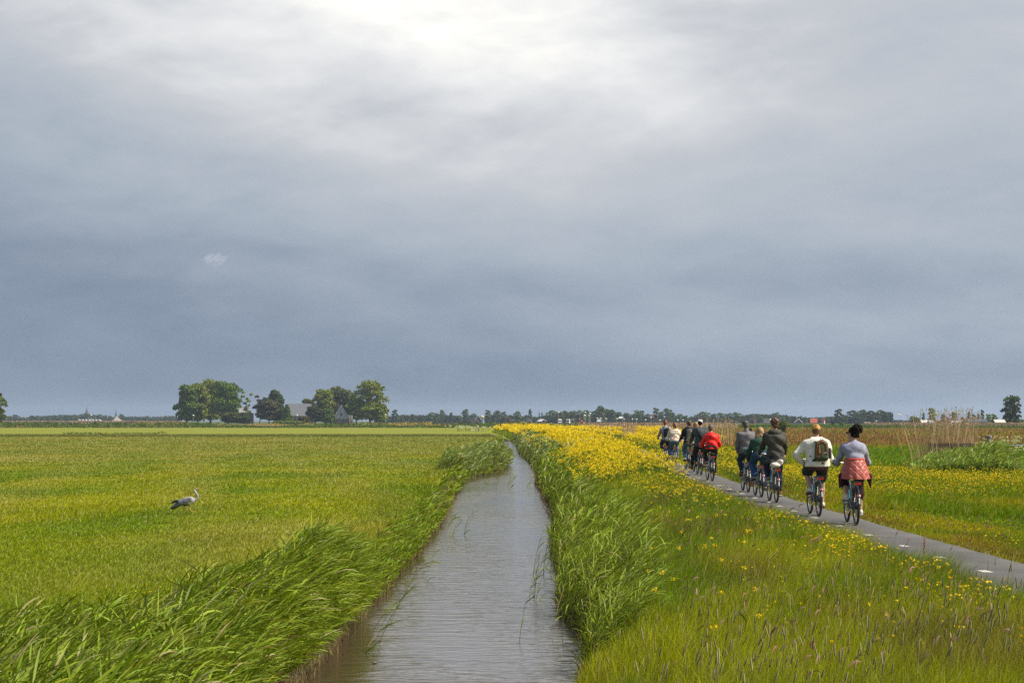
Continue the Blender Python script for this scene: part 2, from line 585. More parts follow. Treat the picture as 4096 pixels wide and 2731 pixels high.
nt.links.new(ramp(nt, f, [(0.2, (0.03, 0.028, 0.027)), (0.35, (0.050, 0.047, 0.045)), (0.55, (0.082, 0.077, 0.072)), (0.75, (0.13, 0.12, 0.11))]), b.inputs['Base Color'])
b.inputs['Roughness'].default_value = 0.85
bp = nt.nodes.new('ShaderNodeBump'); bp.inputs['Strength'].default_value = 0.9; bp.inputs['Distance'].default_value = 0.012
nt.links.new(n2.s, bp.inputs['Height']); nt.links.new(bp.outputs[0], b.inputs['Normal'])
pe1 = 0.83 + 0.05 * (vnoise(py_ * 1.3, py_ * 0, 77) - .5)
pe2 = 0.83 + 0.07 * (vnoise(py_ * 1.7, py_ * 0, 78) - .5)
cols = [(-pe1 - .05, -0.06), (-pe1, 0.008), (-pe1 * .5, 0.016), (0 * pe1, 0.018), (pe2 * .5, 0.016), (pe2, 0.008), (pe2 + .05, -0.06)]
PV = np.stack([np.stack([xp(py_) + o, py_, np.full_like(py_, z)], 1) for o, z in cols], 1)
pi_ = np.arange(len(py_) * 7).reshape(len(py_), 7)
PF = np.stack([pi_[:-1, :-1], pi_[:-1, 1:], pi_[1:, 1:], pi_[1:, :-1]], 2).reshape(-1, 4)
path = obj_np('path', PV.reshape(-1, 3), PF, M_ASPH, smooth=True)
tag(path, kind='structure')
M_MARK = mat('worn_white_paint', (0.52, 0.50, 0.43), 0.7, nscale=30, namt=.25)
mk = [24.2, 26.7, 29.1, 31.9, 34.7, 37.6, 40.4, 42.7, 44.7, 47.2, 50.0, 53.1, 56.2, 60.0, 63.8, 66.9, 69.4, 74.5, 77.2, 80.5, 84, 88, 91]
for y in mk:
    x = float(xp(np.array(y)))
    j = rng.uniform(-.012, .012, 8)
    q = np.array([[x - .06 + j[0], y - .16 + j[1], .0225], [x + .06 + j[2], y - .17 + j[3], .0225], [x + .06 + j[4], y + .17 + j[5], .0225], [x - .06 + j[6], y + .16 + j[7], .0225]])
    obj_np('lane_marking', q, np.array([[0, 1, 2, 3]]), M_MARK, parent=path)


# ------------------------------------------------------------------ ground cover
def density_y(n, y0, y1, p=2.0):
    """Sample distances with pdf ~ y^-p."""
    u_ = rng.uniform(0, 1, n)
    if abs(p - 1) < 1e-6:
        return y0 * (y1 / y0) ** u_
    a_, b_ = y0 ** (1 - p), y1 ** (1 - p)
    return (a_ + (b_ - a_) * u_) ** (1 / (1 - p))


def vary(c, n, amt=0.25, hue=0.12):
    c = np.broadcast_to(c, (n, 3)) * rng.uniform(1 - amt, 1 + amt, (n, 1))
    return c * rng.uniform(1 - hue, 1 + hue, (n, 3))


def dryout(C, frac, col=(0.42, 0.36, 0.17)):
    m = rng.uniform(0, 1, len(C)) < frac
    C[m] = vary(np.array(col), m.sum(), .25, .08)
    return C


def on_ground(x, y, dz=-.01):
    return np.stack([x, y, height(x, y) + dz], 1)


WIND = 0.0      # the wind blows towards +X


def wind_az(n, spread=0.9):
    return WIND + rng.normal(0, spread, n)


# pasture left of the ditch
n = 430000
y = density_y(n, 14.5, 330, 1.25)
x = -0.30 * y - 2 + rng.uniform(0, 1, n) * (xl(y) - .38 + 0.30 * y + 2)
keep = x > -0.3 * y - 2
x, y = x[keep], y[keep]
lush = sstep(.55, .8, fbm(x * .5, y * .2, 15, 4))
near_bank = 1 - sstep(0.3, 2.0, xl(y) - x)
L = (0.045 + 0.045 * rng.uniform(0, 1, len(x)) + 0.04 * lush + 0.09 * near_bank) * (1 + y * .0012)
C = vary(meadow_col(x, y), len(x), .28, .10)
C = dryout(C, .07 + .10 * sstep(.45, .7, fbm(x * 0.1, y * 0.05, 11, 4)).mean())
V, F, C, _ = ribbons(on_ground(x, y), wind_az(len(x), 1.3), rng.uniform(0, .7, len(x)), rng.uniform(.2, 1.2, len(x)),
                     L, np.maximum(.0045, y * .00042), 2, C)
tag(obj_np('meadow_grass', V, F, M_GRASS, col=C), 'short mown pasture grass covering the meadow left of the ditch', 'grass', kind='stuff')

# tall grass between the ditch and the path
def verge_grass(n, y0, y1, p, fx0, fx1, h0, h1, colf, name, label, dry=.1, wmin=.004, wk=.00030, segs=3, tiltm=.35):
    y = density_y(n, y0, y1, p)
    s = rng.uniform(0, 1, n)
    x = fx0(y) + s * (fx1(y) - fx0(y))
    L = rng.uniform(h0, h1, n) * (.65 + .7 * fbm(x * .8, y * .5, 21, 3))
    C = dryout(vary(colf(x, y), n, .3, .12), dry)
    return ribbons(on_ground(x, y), wind_az(n, 1.0), rng.uniform(0, tiltm, n), rng.uniform(.2, 1.3, n), L,
                   np.maximum(wmin, y * wk) * rng.uniform(.6, 1.4, n), segs, C)


def vcol(x, y):
    n1 = fbm(x * .6, y * .25, 22, 4)
    g = np.array([0.165, 0.25, 0.006]); yg = np.array([0.33, 0.355, 0.009]); br = np.array([0.20, 0.15, 0.04])
    w = sstep(.35, .62, n1)[:, None]
    c = g * (1 - w) + yg * w
    w = (sstep(.55, .75, fbm(x * .9, y * .35, 25, 3)) * sstep(1.2, 2.0, x - xr(y)) * .55)[:, None]
    return c * (1 - w) + br * w


parts = [verge_grass(210000, 12.6, 30, 1.2, lambda y: xr(y) + np.interp(y, [12, 22, 24], [-.05, -.05, .2]), lambda y: xp(y) - .93, .14, .48, vcol, '', '', .10)[:3],
         verge_grass(150000, 30, 130, 1.3, lambda y: xr(y) + .15, lambda y: xp(y) - .93, .16, .42, vcol, '', '', .08)[:3],
         verge_grass(50000, 130, 520, 1.3, lambda y: xr(y) + .1, lambda y: xp(y) - .93, .25, .5, vcol, '', '', .05)[:3],
         verge_grass(6000, 22, 110, 1.2, lambda y: xp(y) + .72 + .12 * vnoise(y * 1.3, y * 0, 89), lambda y: xp(y) + 1.0, .03, .12, vcol, '', '', .3)[:3],
         verge_grass(8000, 18, 110, 1.2, lambda y: xp(y) - 1.0, lambda y: xp(y) - .70 - .12 * vnoise(y * 1.1, y * 0, 88), .06, .28, vcol, '', '', .3)[:3]]
V, F, C = merge(parts)
tag(obj_np('verge_grass', V, F, M_GRASS, col=C), 'tall wild grass on the verge between the ditch and the cycle path', 'grass', kind='stuff')

# grass right of the path: mown strip, then hay field with sorrel
def rcolf(x, y): return right_col(x, y)
def rx0(y): return xp(y) + .86
n = 390000
y = density_y(n, 14, 570, 1.3)
x = rx0(y) + rng.uniform(0, 1, n) ** 1.15 * (0.30 * y + 3 - rx0(y))
off = x - xp(y)
strip = 1 - sstep(2.0, 4.5, off + (y < 40) * -9)
tall = np.where(y > 42, sstep(1.0, 2.2, off), 0.0) + 0 * x
L = rng.uniform(.04, .10, n) + tall * rng.uniform(.06, .26, n)
C = dryout(vary(right_col(x, y), n, .28, .14), .10, (.40, .30, .13))
V, F, C, _ = ribbons(on_ground(x, y), wind_az(n, 1.1), rng.uniform(0, .5, n), rng.uniform(.2, 1.1, n), L, np.maximum(.005, y * .00040), 2, C)
tag(obj_np('field_grass', V, F, M_GRASS, col=C), 'mown grass and rusty hay field right of the cycle path', 'grass', kind='stuff')

# far field sward right, 300-650 m, greener and taller; reddish sorrel spikes
n = 6000
y = density_y(n, 150, 560, 1.3)
x = xp(y) + 6 + rng.uniform(0, 1, n) * (.30 * y)
L = rng.uniform(.3, .55, n)
C = vary(np.array([.30, .13, .055]), n, .35, .2)
V, F, C, _ = ribbons(on_ground(x, y), wind_az(n), rng.uniform(0, .2, n), .3, L, y * .00045, 2, C, prof='stem')
tag(obj_np('sorrel', V, F, M_DRY, col=C), 'rusty red sorrel spikes over the hay field right of the path', 'sorrel', kind='stuff')
n = 40000
y = density_y(n, 570, 900, 1.1)
x = xp(y) + 1 + rng.uniform(0, 1, n) * (.30 * y)
V, F, C, _ = ribbons(on_ground(x, y), wind_az(n), .2, .5, rng.uniform(.5, 1.0, n), y * .0006, 2, vary(np.array([.12, .19, .05]), n, .35))
tag(obj_np('tall_green_grass', V, F, M_GRASS, col=C), 'belt of taller green grass beyond the rusty field on the right', 'grass', kind='stuff')

# ------------------------------------------------------------------ reeds
def reeds(x, y, H, lean, leafL, nleaf, col, dead=.06, wk=.00045, leafW=.017):
    n = len(x)
    base = np.stack([x, y, np.maximum(height(x, y), WZ - .25) - .02], 1)
    H = H * np.ones(n)
    azs = wind_az(n, .5)
    tl = lean * rng.uniform(.4, 1.3, n)
    bd = rng.uniform(.15, .6, n)
    sc = vary(col * np.array([1.0, .95, .9]), n, .2, .1)
    sc = dryout(sc, dead, (.36, .27, .13))
    segs = 4
    S = ribbons(base, azs, tl, bd, H, np.maximum(.008, y * .00036), segs, sc, prof='stem')
    out = [S[:3]]
    # leaves leave the stem alternately and stream with the wind
    h = np.stack([np.cos(azs), np.sin(azs), 0 * azs], 1)
    k = nleaf
    f = rng.uniform(.18, 1.0, (n, k)); f[:, 0] = 1.0; f[:, 1] = .93
    Pn = np.empty((n, k, 3))
    Pp = [base]
    for q in range(segs):
        a_ = tl + bd * ((q + .5) / segs) ** 1.4
        d_ = h * np.sin(a_)[:, None] + np.array([0, 0, 1.]) * np.cos(a_)[:, None]
        Pp.append(Pp[-1] + d_ * (H / segs)[:, None])
    Pp = np.stack(Pp, 1)
    fi = np.clip((f * segs).astype(int), 0, segs - 1)
    fr = f * segs - fi
    ar = np.arange(n)[:, None]
    Pn = Pp[ar, fi] * (1 - fr)[..., None] + Pp[ar, fi + 1] * fr[..., None]
    Pn = Pn.reshape(-1, 3)
    m = n * k
    laz = np.repeat(azs, k) + rng.normal(0, .75, m)
    yl_ = np.repeat(y, k)
    C = vary(np.repeat(vary(col, n, .32, .1), k, axis=0), m, .28, .08)
    C = dryout(C, dead * .5, (.40, .33, .16))
    wsz = np.maximum(leafW, yl_ * wk)
    Lv = ribbons(Pn, laz, np.repeat(tl, k) + rng.uniform(.25, .8, m), rng.uniform(.2, 1.25, m), leafL * rng.uniform(.6, 1.25, m), wsz * rng.uniform(.6, 1.2, m), 4, C, prof='leaf')
    out.append(Lv[:3])
    return out


RC = np.array([0.195, 0.255, 0.018])
RC2 = np.array([0.23, 0.28, 0.075])
P_ = []
# left bank, nearest bed
n = 3600
y = density_y(n, 12.5, 20, 1.0)
x = -5.6 + rng.uniform(0, 1, n) ** .85 * (xl(y) - .12 + 5.6)
Hh = np.interp(x, [-5.6, -3.8, -3.2, -2.5, -2.2], [.32, .38, .58, .62, .42]) * rng.uniform(.7, 1.12, n)
Hh = Hh * (.72 + .5 * fbm(x * 1.3, y * .9, 203, 3))
P_ += reeds(x, y, Hh, .28, .32, 7, RC, .09)
n = 2700
y = rng.uniform(19.5, 27.2, n)
wdt = np.interp(y, [19.5, 22, 24, 27.2], [1.4, 1.1, .95, .6])
f_ = rng.uniform(0, 1, n) ** .9
x = xl(y) - .08 - f_ * wdt
P_ += reeds(x, y, rng.uniform(.55, .95, n) * np.interp(f_, [0, .35, 1], [.6, 1.0, .85]) * np.interp(y, [19.5, 22, 25.5, 27.2], [.8, .85, 1.05, .7]) * (.75 + .5 * fbm(x * 1.2, y * .9, 207, 3)), .34, .36, 7, RC)
n = 1400
y = rng.uniform(26.5, 52, n)
x = xl(y) + .02 - rng.uniform(0, 1, n) ** 1.2 * .5
P_ += reeds(x, y, rng.uniform(.12, .38, n), .25, .18, 5, RC * np.array([1.0, 1.05, .6]), .12, leafW=.010)
n = 1000
y = density_y(n, 52, 255, 1.0)
x = xl(y) + .05 - rng.uniform(0, 1, n) ** 1.2 * .55
P_ += reeds(x, y, rng.uniform(.15, .4, n), .3, .28, 4, RC * np.array([1.0, 1.0, .6]), .12)
V, F, C = merge(P_)
tag(obj_np('bank_reeds', V, F, M_REED, col=C), 'windblown green reeds crowding the left bank of the ditch', 'reeds', kind='stuff')
# reed clump jutting into the water
n = 1500
y = rng.uniform(90, 128, n)
x = xl(y) + .15 - rng.uniform(0, 1, n) ** .8 * np.interp(y, [90, 96, 118, 128], [1.3, 2.0, 2.2, .8])
V, F, C = merge(reeds(x, y, rng.uniform(.5, .95, n), .32, .36, 6, RC2, .05, wk=.0005))
tag(obj_np('reed_bed', V, F, M_REED, col=C), 'pale green reed bed jutting from the left bank where the ditch narrows', 'reeds', kind='stuff')
# right bank
P_ = []
n = 1900
y = density_y(n, 20.5, 46, 1.0)
x = xr(y) - .12 + rng.uniform(0, 1, n) ** 1.15 * np.interp(y, [20, 24, 30, 40, 46], [.35, .85, 1.15, 1.1, .8])
P_ += reeds(x, y, rng.uniform(.38, .80, n) * np.interp(y, [20, 24, 32, 46], [.75, .95, 1.05, .8]), .22, .33, 6, RC * np.array([1.12, 1.10, 1.2]), .07, leafW=.013)
n = 1900
y = density_y(n, 46, 260, 1.0)
x = xr(y) - .08 + rng.uniform(0, 1, n) ** 1.2 * np.interp(y, [46, 100, 150], [.8, 1.0, 1.5])
P_ += reeds(x, y, rng.uniform(.5, .85, n) * (1 + y * .0012), .28, .32, 5, np.where((y > 105)[:, None], RC2, RC), .05)
V, F, C = merge(P_)
tag(obj_np('bank_reeds', V, F, M_REED, col=C), 'dense green reeds on the right bank below the flowers', 'reeds', kind='stuff')
# single reeds standing in the water
def empty_at(name, loc):
    o = bpy.data.objects.new(name, None)
    COL.objects.link(o)
    o.location = loc
    return o
for k, (px, py, m, hh, r_, lab) in enumerate([
        (2112, 2395, 5, .62, .10, 'small tuft of reeds standing in the water near the right bank'),
        (2190, 2300, 5, .75, .16, 'thin reeds in the water just off the right bank reeds'),
        (2238, 2560, 8, .6, .30, 'reed stems in the shaded water at the foot of the right bank'),
        (1545, 2490, 2, .95, .06, 'lone leaning reed with one broad leaf in the open water'),
        (1640, 2330, 5, .55, .22, 'leaning reeds in the water off the left bank'),
        (1790, 2140, 6, .45, .25, 'reeds reaching flat over the water from the left bank'),
        (1400, 2600, 5, .65, .16, 'reed stems in the water beside the nearest left reeds'),
        (2090, 1945, 4, .35, .3, 'sparse low reeds in the water beyond the bend of the right bank'),
        (2040, 1958, 2, .5, .05, 'single thin reed standing in mid ditch')]):
    cx, cy = gp(px, py, WZ)
    x = cx + rng.normal(0, r_, m); y = cy + rng.normal(0, r_ * 2, m)
    o = empty_at('reed_tuft', (cx, cy, WZ))
    tag(o, lab, 'reeds', 'reeds standing in the ditch water')
    for q in range(m):
        V, F, C = merge(reeds(x[q:q + 1], y[q:q + 1], hh * rng.uniform(.8, 1.15, 1) + .25, .30 if px < 2000 else .10, .26, 4, RC * .9, .05))
        obj_np('reed', V - np.array([cx, cy, WZ]), F, M_REED, parent=o, col=C)
# brown dead stubble along the water line
n = 5500
y = density_y(n, 14, 120, 1.15)
lr = rng.uniform(0, 1, n) < .6
x = np.where(lr, xl(y) + rng.uniform(-.15, .12, n), xr(y) + rng.uniform(-.1, .2, n))
b_ = np.stack([x, y, np.maximum(height(x, y), WZ) - .03], 1)
V, F, C, _ = ribbons(b_, rng.uniform(0, 6.28, n), rng.uniform(0, .7, n), rng.uniform(0, .6, n), rng.uniform(.08, .28, n), np.maximum(.004, y * .0003), 2, vary(np.array([.19, .135, .06]), n, .4, .12), prof='stem')
tag(obj_np('dead_stems', V, F, M_DRY, col=C), 'brown dead stems along the water line of both banks', 'dead reeds', kind='stuff')

# ------------------------------------------------------------------ flowers
YEL = np.array([.94, .68, .008])


def rape(x, y, H, per, r, q, name, label, leaves=1.0):
    n = len(x)
    base = on_ground(x, y)
    azs = wind_az(n, 1.0)
    S = ribbons(base, azs, rng.uniform(0, .2, n), rng.uniform(0, .4, n), H, np.maximum(.006, y * .00022), 3, vary(np.array([.14, .19, .03]), n), prof='stem')
    top = S[3]
    m = int(n * leaves)
    ids = rng.integers(0, n, m)
    fr = rng.uniform(.1, .85, m)[:, None]
    lp = base[ids] * (1 - fr) + top[ids] * fr
    Lf = ribbons(lp, rng.uniform(0, 6.28, m), rng.uniform(.4, 1.1, m), rng.uniform(.2, .8, m), rng.uniform(.10, .26, m), np.maximum(.018, y[ids] * .0004), 2, vary(np.array([.12, .185, .025]), m, .3), prof='leaf')
    V, F, C = merge([S[:3], Lf[:3]])
    o = obj_np(name, V, F, M_GRASS, col=C)
    tag(o, label, 'flowers', kind='stuff')
    h = tufts(top, r, per, q, vary(YEL, n, .15, .08), .75, .15)
    obj_np('blossom', h[0], h[1], M_PETAL, parent=o, col=h[2])
    return o


# the yellow bank beyond the reeds
n0 = 15000
y = density_y(n0, 41, 150, 1.35)
x = xr(y) + .55 + rng.uniform(0, 1, n0) * (xp(y) - 1.1 - xr(y) - .55)
f = (x - xr(y)) / (xp(y) - xr(y))
dn = np.where(y < 95, .78, .5) * sstep(.40, .60, fbm(x * .5, y * .12, 51, 4) + .10) * sstep(51, 60, y + 7 * (fbm(x * .9, y * .1, 52, 3) - .5))
dn *= np.where(y < 64, sstep(.0, .3, f) * (1 - .8 * sstep(.72, .95, f)), 1)
dn *= 1 - .75 * sstep(.35, .15, f) * (y > 75)
k = rng.uniform(0, 1, n0) < dn
x, y = x[k], y[k]
H = rng.uniform(.45, .95, len(x)) * np.interp(y, [41, 60, 90, 150], [.72, .95, 1.0, 1.0])
rape(x, y, H, 9, np.maximum(.05, y * .00066), np.maximum(.034, y * .00052), 'rapeseed_flowers', 'dense yellow flowers heaped on the bank between the ditch and the path', 1.2)
n0 = 11000
y = density_y(n0, 150, 520, 1.25)
x = xr(y) + .5 + rng.uniform(0, 1, n0) * (xp(y) - 1.0 - xr(y) - .5)
k = (fbm(x * .4, y * .05, 55, 3) > .48) & (rng.uniform(0, 1, n0) < .45)
x, y = x[k], y[k]
rape(x, y, rng.uniform(.6, 1.05, len(x)), 6, np.maximum(.05, y * .0006), y * .0007, 'rapeseed_flowers', 'far yellow flowers along the ditch as it nears the village', .4)
# right of the path, behind the riders
n0 = 13000
y = density_y(n0, 58, 170, 1.2)
x = xp(y) + 1.0 + rng.uniform(0, 1, n0) ** 1.2 * np.interp(y, [58, 75, 95, 130, 170], [1.6, 2.6, 3.4, 2.4, 3.0])
k = rng.uniform(0, 1, n0) < .6 * sstep(.38, .64, fbm(x * .4, y * .07, 61, 4) + .05)
x, y = x[k], y[k]
rape(x, y, rng.uniform(.3, .85, len(x)) * np.interp(y, [58, 75, 170], [.55, .9, 1.0]), 7, np.maximum(.03, y * .0004), np.maximum(.02, y * .00038), 'rapeseed_flowers', 'yellow flowers on the right side of the path behind the riders', 1.0)
n0 = 7000
y = density_y(n0, 170, 560, 1.2)
x = xp(y) + 1.0 + rng.uniform(0, 1, n0) * .055 * y
k = (fbm(x * .15, y * .04, 63, 3) > .48) & (rng.uniform(0, 1, n0) < .6)
x, y = x[k], y[k]
rape(x, y, rng.uniform(.5, .9, len(x)), 5, y * .0005, y * .0006, 'rapeseed_flowers', 'far band of yellow flowers right of the path before the village', .4)
# scattered over the verge grass
pts = [(1432, 1196), (1478, 1222), (1469, 1247), (1480, 1258), (1545, 1210), (1568, 1192), (1575, 1196), (1603, 1192), (1648, 1185), (1640, 1188), (1690, 1220), (1655, 1247), (1600, 1240),
       (1592, 1238), (1515, 1245), (1548, 1238), (1549, 1237), (1517, 1265), (1633, 1329), (1697, 1327), (1612, 1380), (1712, 1385), (1690, 1288), (1662, 1272), (1550, 1290), (1497, 1298),
       (1518, 1160), (1490, 1152), (1530, 1172), (1440, 1176), (1576, 1150), (1390, 1166), (1455, 1150), (1622, 1232), (1711, 1219), (1700, 1242), (1536, 1128), (1600, 1135), (1560, 1120), (1585, 1140), (1500, 1120)]
px = np.array([p[0] for p in pts]) * 1.7415; pyy = np.array([p[1] for p in pts]) * 1.7415
hh = rng.uniform(.45, .62, len(pts))
y = FPX * (CAMH - (hh - .15)) / (pyy - HOR); x = (px - 2048) / FPX * y
rape(x, y, hh, 16, .030, .020, 'rapeseed_flowers', 'scattered yellow flower heads rising from the verge grass in the foreground', 2.0)
# loose flowers thinning out toward the camera side of the bank
n0 = 420
y = rng.uniform(38, 58, n0); x = rng.uniform(3.0, 4.7, n0)
rape(x, y, rng.uniform(.25, .5, n0), 8, .028, .022, 'rapeseed_flowers', 'small yellow flowers thinly strewn along the left edge of the path', 1.0)


def buttercups(x, y, h0, h1, name, label, q=None, per=3, col=YEL):
    n = len(x)
    base = on_ground(x, y)
    H = rng.uniform(h0, h1, n)
    S = ribbons(base, wind_az(n), rng.uniform(0, .25, n), .3, H, np.maximum(.003, y * .00014), 2, vary(np.array([.15, .2, .03]), n), prof='stem')
    o = obj_np(name, S[0], S[1], M_GRASS, col=S[2])
    tag(o, label, 'flowers', kind='stuff')
    qq = np.maximum(.020, y * .00050) if q is None else q
    h = tufts(S[3], qq * .5, per, qq, vary(col, n, .12, .06), .5, .1)
    obj_np('blossom', h[0], h[1], M_PETAL, parent=o, col=h[2])


n0 = 13000
y = density_y(n0, 46, 98, 1.0); x = xp(y) + 1.3 + rng.uniform(0, 1, n0) * (.262 * y - xp(y) - .5)
d = sstep(.36, .66, fbm(x * .45, y * .16, 71, 4) + .04) * sstep(46, 58, y + 9 * (fbm(x * .3, y * .1, 72, 2) - .5)) * (1 - sstep(84, 96, y))
k = rng.uniform(0, 1, n0) < d
buttercups(x[k], y[k], .16, .38, 'buttercups', 'carpet of golden buttercups on the grass right of the path')
n0 = 650
y = density_y(n0, 18, 34, 1.0); x = xp(y) - 1.0 - np.abs(rng.normal(0, .42, n0)) - .1
k = rng.uniform(0, 1, n0) < sstep(.35, .6, fbm(x * 1.2, y * .7, 75, 3) + .05)
buttercups(x[k], y[k], .24, .42, 'buttercups', 'golden buttercups in the long grass along the near left edge of the path', .026, 4)
n0 = 170
y = density_y(n0, 24, 45, 1.0); x = xp(y) + 1.6 + rng.uniform(0, 1, n0) * (.258 * y - xp(y) - .7)
buttercups(x, y, .06, .14, 'buttercups', 'sparse buttercups in the mown grass near the right edge', .022, 3)
n0 = 260
y = density_y(n0, 30, 56, 1.0); x = xp(y) + 1.2 + rng.uniform(0, 1, n0) * (.258 * y - xp(y) - .4)
k = fbm(x * .5, y * .3, 81, 3) > .45
buttercups(x[k], y[k], .07, .16, 'clover', 'purple clover heads dotted over the mown grass right of the path', .030, 4, np.array([.23, .06, .17]))
n0 = 260
y = density_y(n0, 16, 26, 1.0); x = -4.6 + rng.uniform(0, 1, n0) * 1.6
k = fbm(x * 1.1, y * .8, 85, 3) > .48
buttercups(x[k], y[k], .12, .3, 'buttercups', 'few yellow flowers behind the nearest left reeds', .016, 3)
n0 = 150
y = density_y(n0, 14.5, 26, 1.0); x = xr(y) + 1.6 + rng.uniform(0, 1, n0) * (xp(y) - 1.2 - xr(y) - 1.6)
buttercups(x, y, .26, .42, 'buttercups', 'single yellow flowers sprinkled low in the bottom right grass', .020, 4)
# cow parsley, creamy umbels
cps = [(gx(2270, 105), 105, .45, 26, .9, 'creamy white umbels among the yellow flowers left of the path'),
       (gx(2120, 165), 165, .6, 30, .9, 'pale umbels at the left end of the yellow flower bank'),
       (gx(2330, 118), 118, .6, 26, .9, 'white umbels behind the densest yellow flowers'),
       (gx(4000, 82), 82, .55, 90, 1.5, 'tall cream cow parsley at the end of the metal gate on the right'),
       (gx(1870, 430), 430, 2.2, 50, 1.2, 'cream cow parsley beside the broken white fence far off')]
for cx, cy, r_, m, hh, lab in cps:
    x = cx + rng.normal(0, r_, m); y = cy + rng.normal(0, r_ * 1.4, m)
    H = hh * rng.uniform(.6, 1.08, m)
    S = ribbons(on_ground(x, y), wind_az(m), .15, .3, H, np.maximum(.006, y * .0002), 3, vary(np.array([.14, .2, .05]), m), prof='stem')
    o = obj_np('cow_parsley', S[0], S[1], M_GRASS, col=S[2]); tag(o, lab, 'flowers', kind='stuff')
    h = tufts(S[3], np.maximum(.07, cy * .0006), 14, np.maximum(.03, cy * .0005), vary(np.array([.66, .66, .42]), m, .1, .05), .45, .1)
    obj_np('umbel', h[0], h[1], M_PETAL, parent=o, col=h[2])

# seed heads over the foreground grass
n = 420
y = density_y(n, 12.4, 19, 2.4); x = xr(y) + .2 + rng.uniform(0, 1, n) * (.27 * y - xr(y))
k = x < xp(y) - 1.0
x, y = x[k], y[k]; n = len(x)
H = rng.uniform(.36, .62, n)
az_ = wind_az(n, 1.0)
S = ribbons(on_ground(x, y), az_, rng.uniform(0, .15, n), rng.uniform(.1, .5, n), H, .0035, 4, vary(np.array([.2, .2, .06]), n), prof='stem')
P4 = S[0].reshape(n, 5, 2, 3).mean(2)
dr = P4[:, 4] - P4[:, 3]; dr /= np.linalg.norm(dr, axis=1)[:, None]
h = prism_heads(S[3], dr, rng.uniform(.06, .12, n), np.full(n, .011), vary(np.array([.30, .26, .12]), n, .25, .08))
V, F, C = merge([S[:3], h])
tag(obj_np('timothy_grass', V, F, M_DRY, col=C), 'grey brown cylindrical grass heads along the bottom right foreground', 'grass', kind='stuff')
n = 380
y = density_y(n, 12.6, 38, 1.4); x = xr(y) + .8 + rng.uniform(0, 1, n) * (xp(y) - 1.0 - xr(y) - .8)
k = fbm(x * .9, y * .4, 91, 3) > .42
x, y = x[k], y[k]; n = len(x)
S = ribbons(on_ground(x, y), wind_az(n, .8), rng.uniform(0, .15, n), .3, rng.uniform(.3, .52, n), np.maximum(.003, y * .00014), 3, vary(np.array([.22, .18, .06]), n), prof='stem')
h = ribbons(S[3], wind_az(n, .8), rng.uniform(.2, .6, n), rng.uniform(.6, 1.8, n), rng.uniform(.06, .13, n), np.maximum(.011, y * .0005), 4, vary(np.array([.26, .12, .11]), n, .35, .15), prof='head')
V, F, C = merge([S[:3], h[:3]])
tag(obj_np('purple_grass_heads', V, F, M_DRY, col=C), 'drooping purple brown grass heads over the verge in the foreground', 'grass', kind='stuff')
# hazy brown panicles
n = 2600
y = density_y(n, 15, 50, 1.3); x = xr(y) + 1.2 + rng.uniform(0, 1, n) * (xp(y) - 1.1 - xr(y) - 1.2)
k = fbm(x * .8, y * .3, 95, 3) > .52
x, y = x[k], y[k]; n = len(x)
top = on_ground(x, y) + np.stack([rng.normal(0, .03, n), rng.normal(0, .03, n), rng.uniform(.28, .48, n)], 1)
h = tufts(top, .05, 5, np.maximum(.008, y * .0003), vary(np.array([.20, .12, .07]), n, .3, .1), 1.3, .2)
S = ribbons(on_ground(x, y), wind_az(n), .05, .1, rng.uniform(.25, .42, n), .003, 2, vary(np.array([.2, .15, .06]), n), prof='stem')
V, F, C = merge([S[:3], h])
tag(obj_np('brown_panicle_grass', V, F, M_DRY, col=C), 'fine brown panicles hazing the verge grass between ditch and path', 'grass', kind='stuff')
# dock spike by the path edge
def dock(px, py, hz, hgt_, lab, col=(.48, .22, .08)):
    x, y = gp(px, py, hz); m = 60
    b0 = np.array([[x, y, float(height(x, y))]])
    S = ribbons(b0, np.array([0.3]), .04, .05, hgt_, .005, 3, np.array([[.25, .16, .06]]), prof='stem', face=0.)
    f = rng.uniform(.55, 1, m)[:, None]
    c = b0 * (1 - f) + S[3] * f
    h = tufts(c, .013, 3, .016, vary(np.array(col), m, .3, .1), 1, .2)
    V, F, C = merge([S[:3], h])
    tag(obj_np('dock_plant', V, F, M_DRY, col=C), lab, 'plant')
dock(3690, 2165, .42, .50, 'rust brown dock spike against the grey path')

# dry pale reeds
def dry_reeds(n, x0, x1, y0, y1, h0, h1, lean, lab, seedw=.02):
    x = rng.uniform(x0, x1, n); y = rng.uniform(y0, y1, n)
    az_ = np.where(rng.uniform(0, 1, n) < .35, math.pi, 0.0) + rng.normal(0, .5, n)
    if lean < 0: az_ = math.pi + rng.normal(0, .4, n)
    S = ribbons(on_ground(x, y), az_, np.abs(lean) * rng.uniform(0, 1.2, n) + .02, .12, rng.uniform(h0, h1, n), np.maximum(.008, y * .00028), 4, vary(np.array([.46, .33, .20]), n, .2, .08), prof='stem')
    h = tufts(S[3], .035, 4, np.maximum(.03, y * .0006), vary(np.array([.44, .32, .21]), n, .2, .08), 2.2, .2)
    V, F, C = merge([S[:3], h])
    tag(obj_np('dry_reeds', V, F, M_DRY, col=C), lab, 'dry reeds', kind='stuff')
dry_reeds(230, gx(3690, 86), gx(3890, 86), 85, 88, 1.9, 2.75, .12, 'tall bleached reed stalks behind the leafy mound on the right')
dry_reeds(24, gx(3650, 86), gx(3740, 86), 85, 88, 1.6, 2.6, -.28, 'bleached reed stalks leaning left at the edge of the leafy mound')
dry_reeds(60, gx(2815, 170), gx(2955, 170), 166, 176, 1.5, 2.5, .1, 'pale dry reeds between the red jacket rider and the grey cap rider')
dry_reeds(90, gx(2496, 220), gx(2542, 220), 216, 226, 1.4, 1.95, .08, 'small stand of dry reeds beyond the yellow flowers left of the riders')
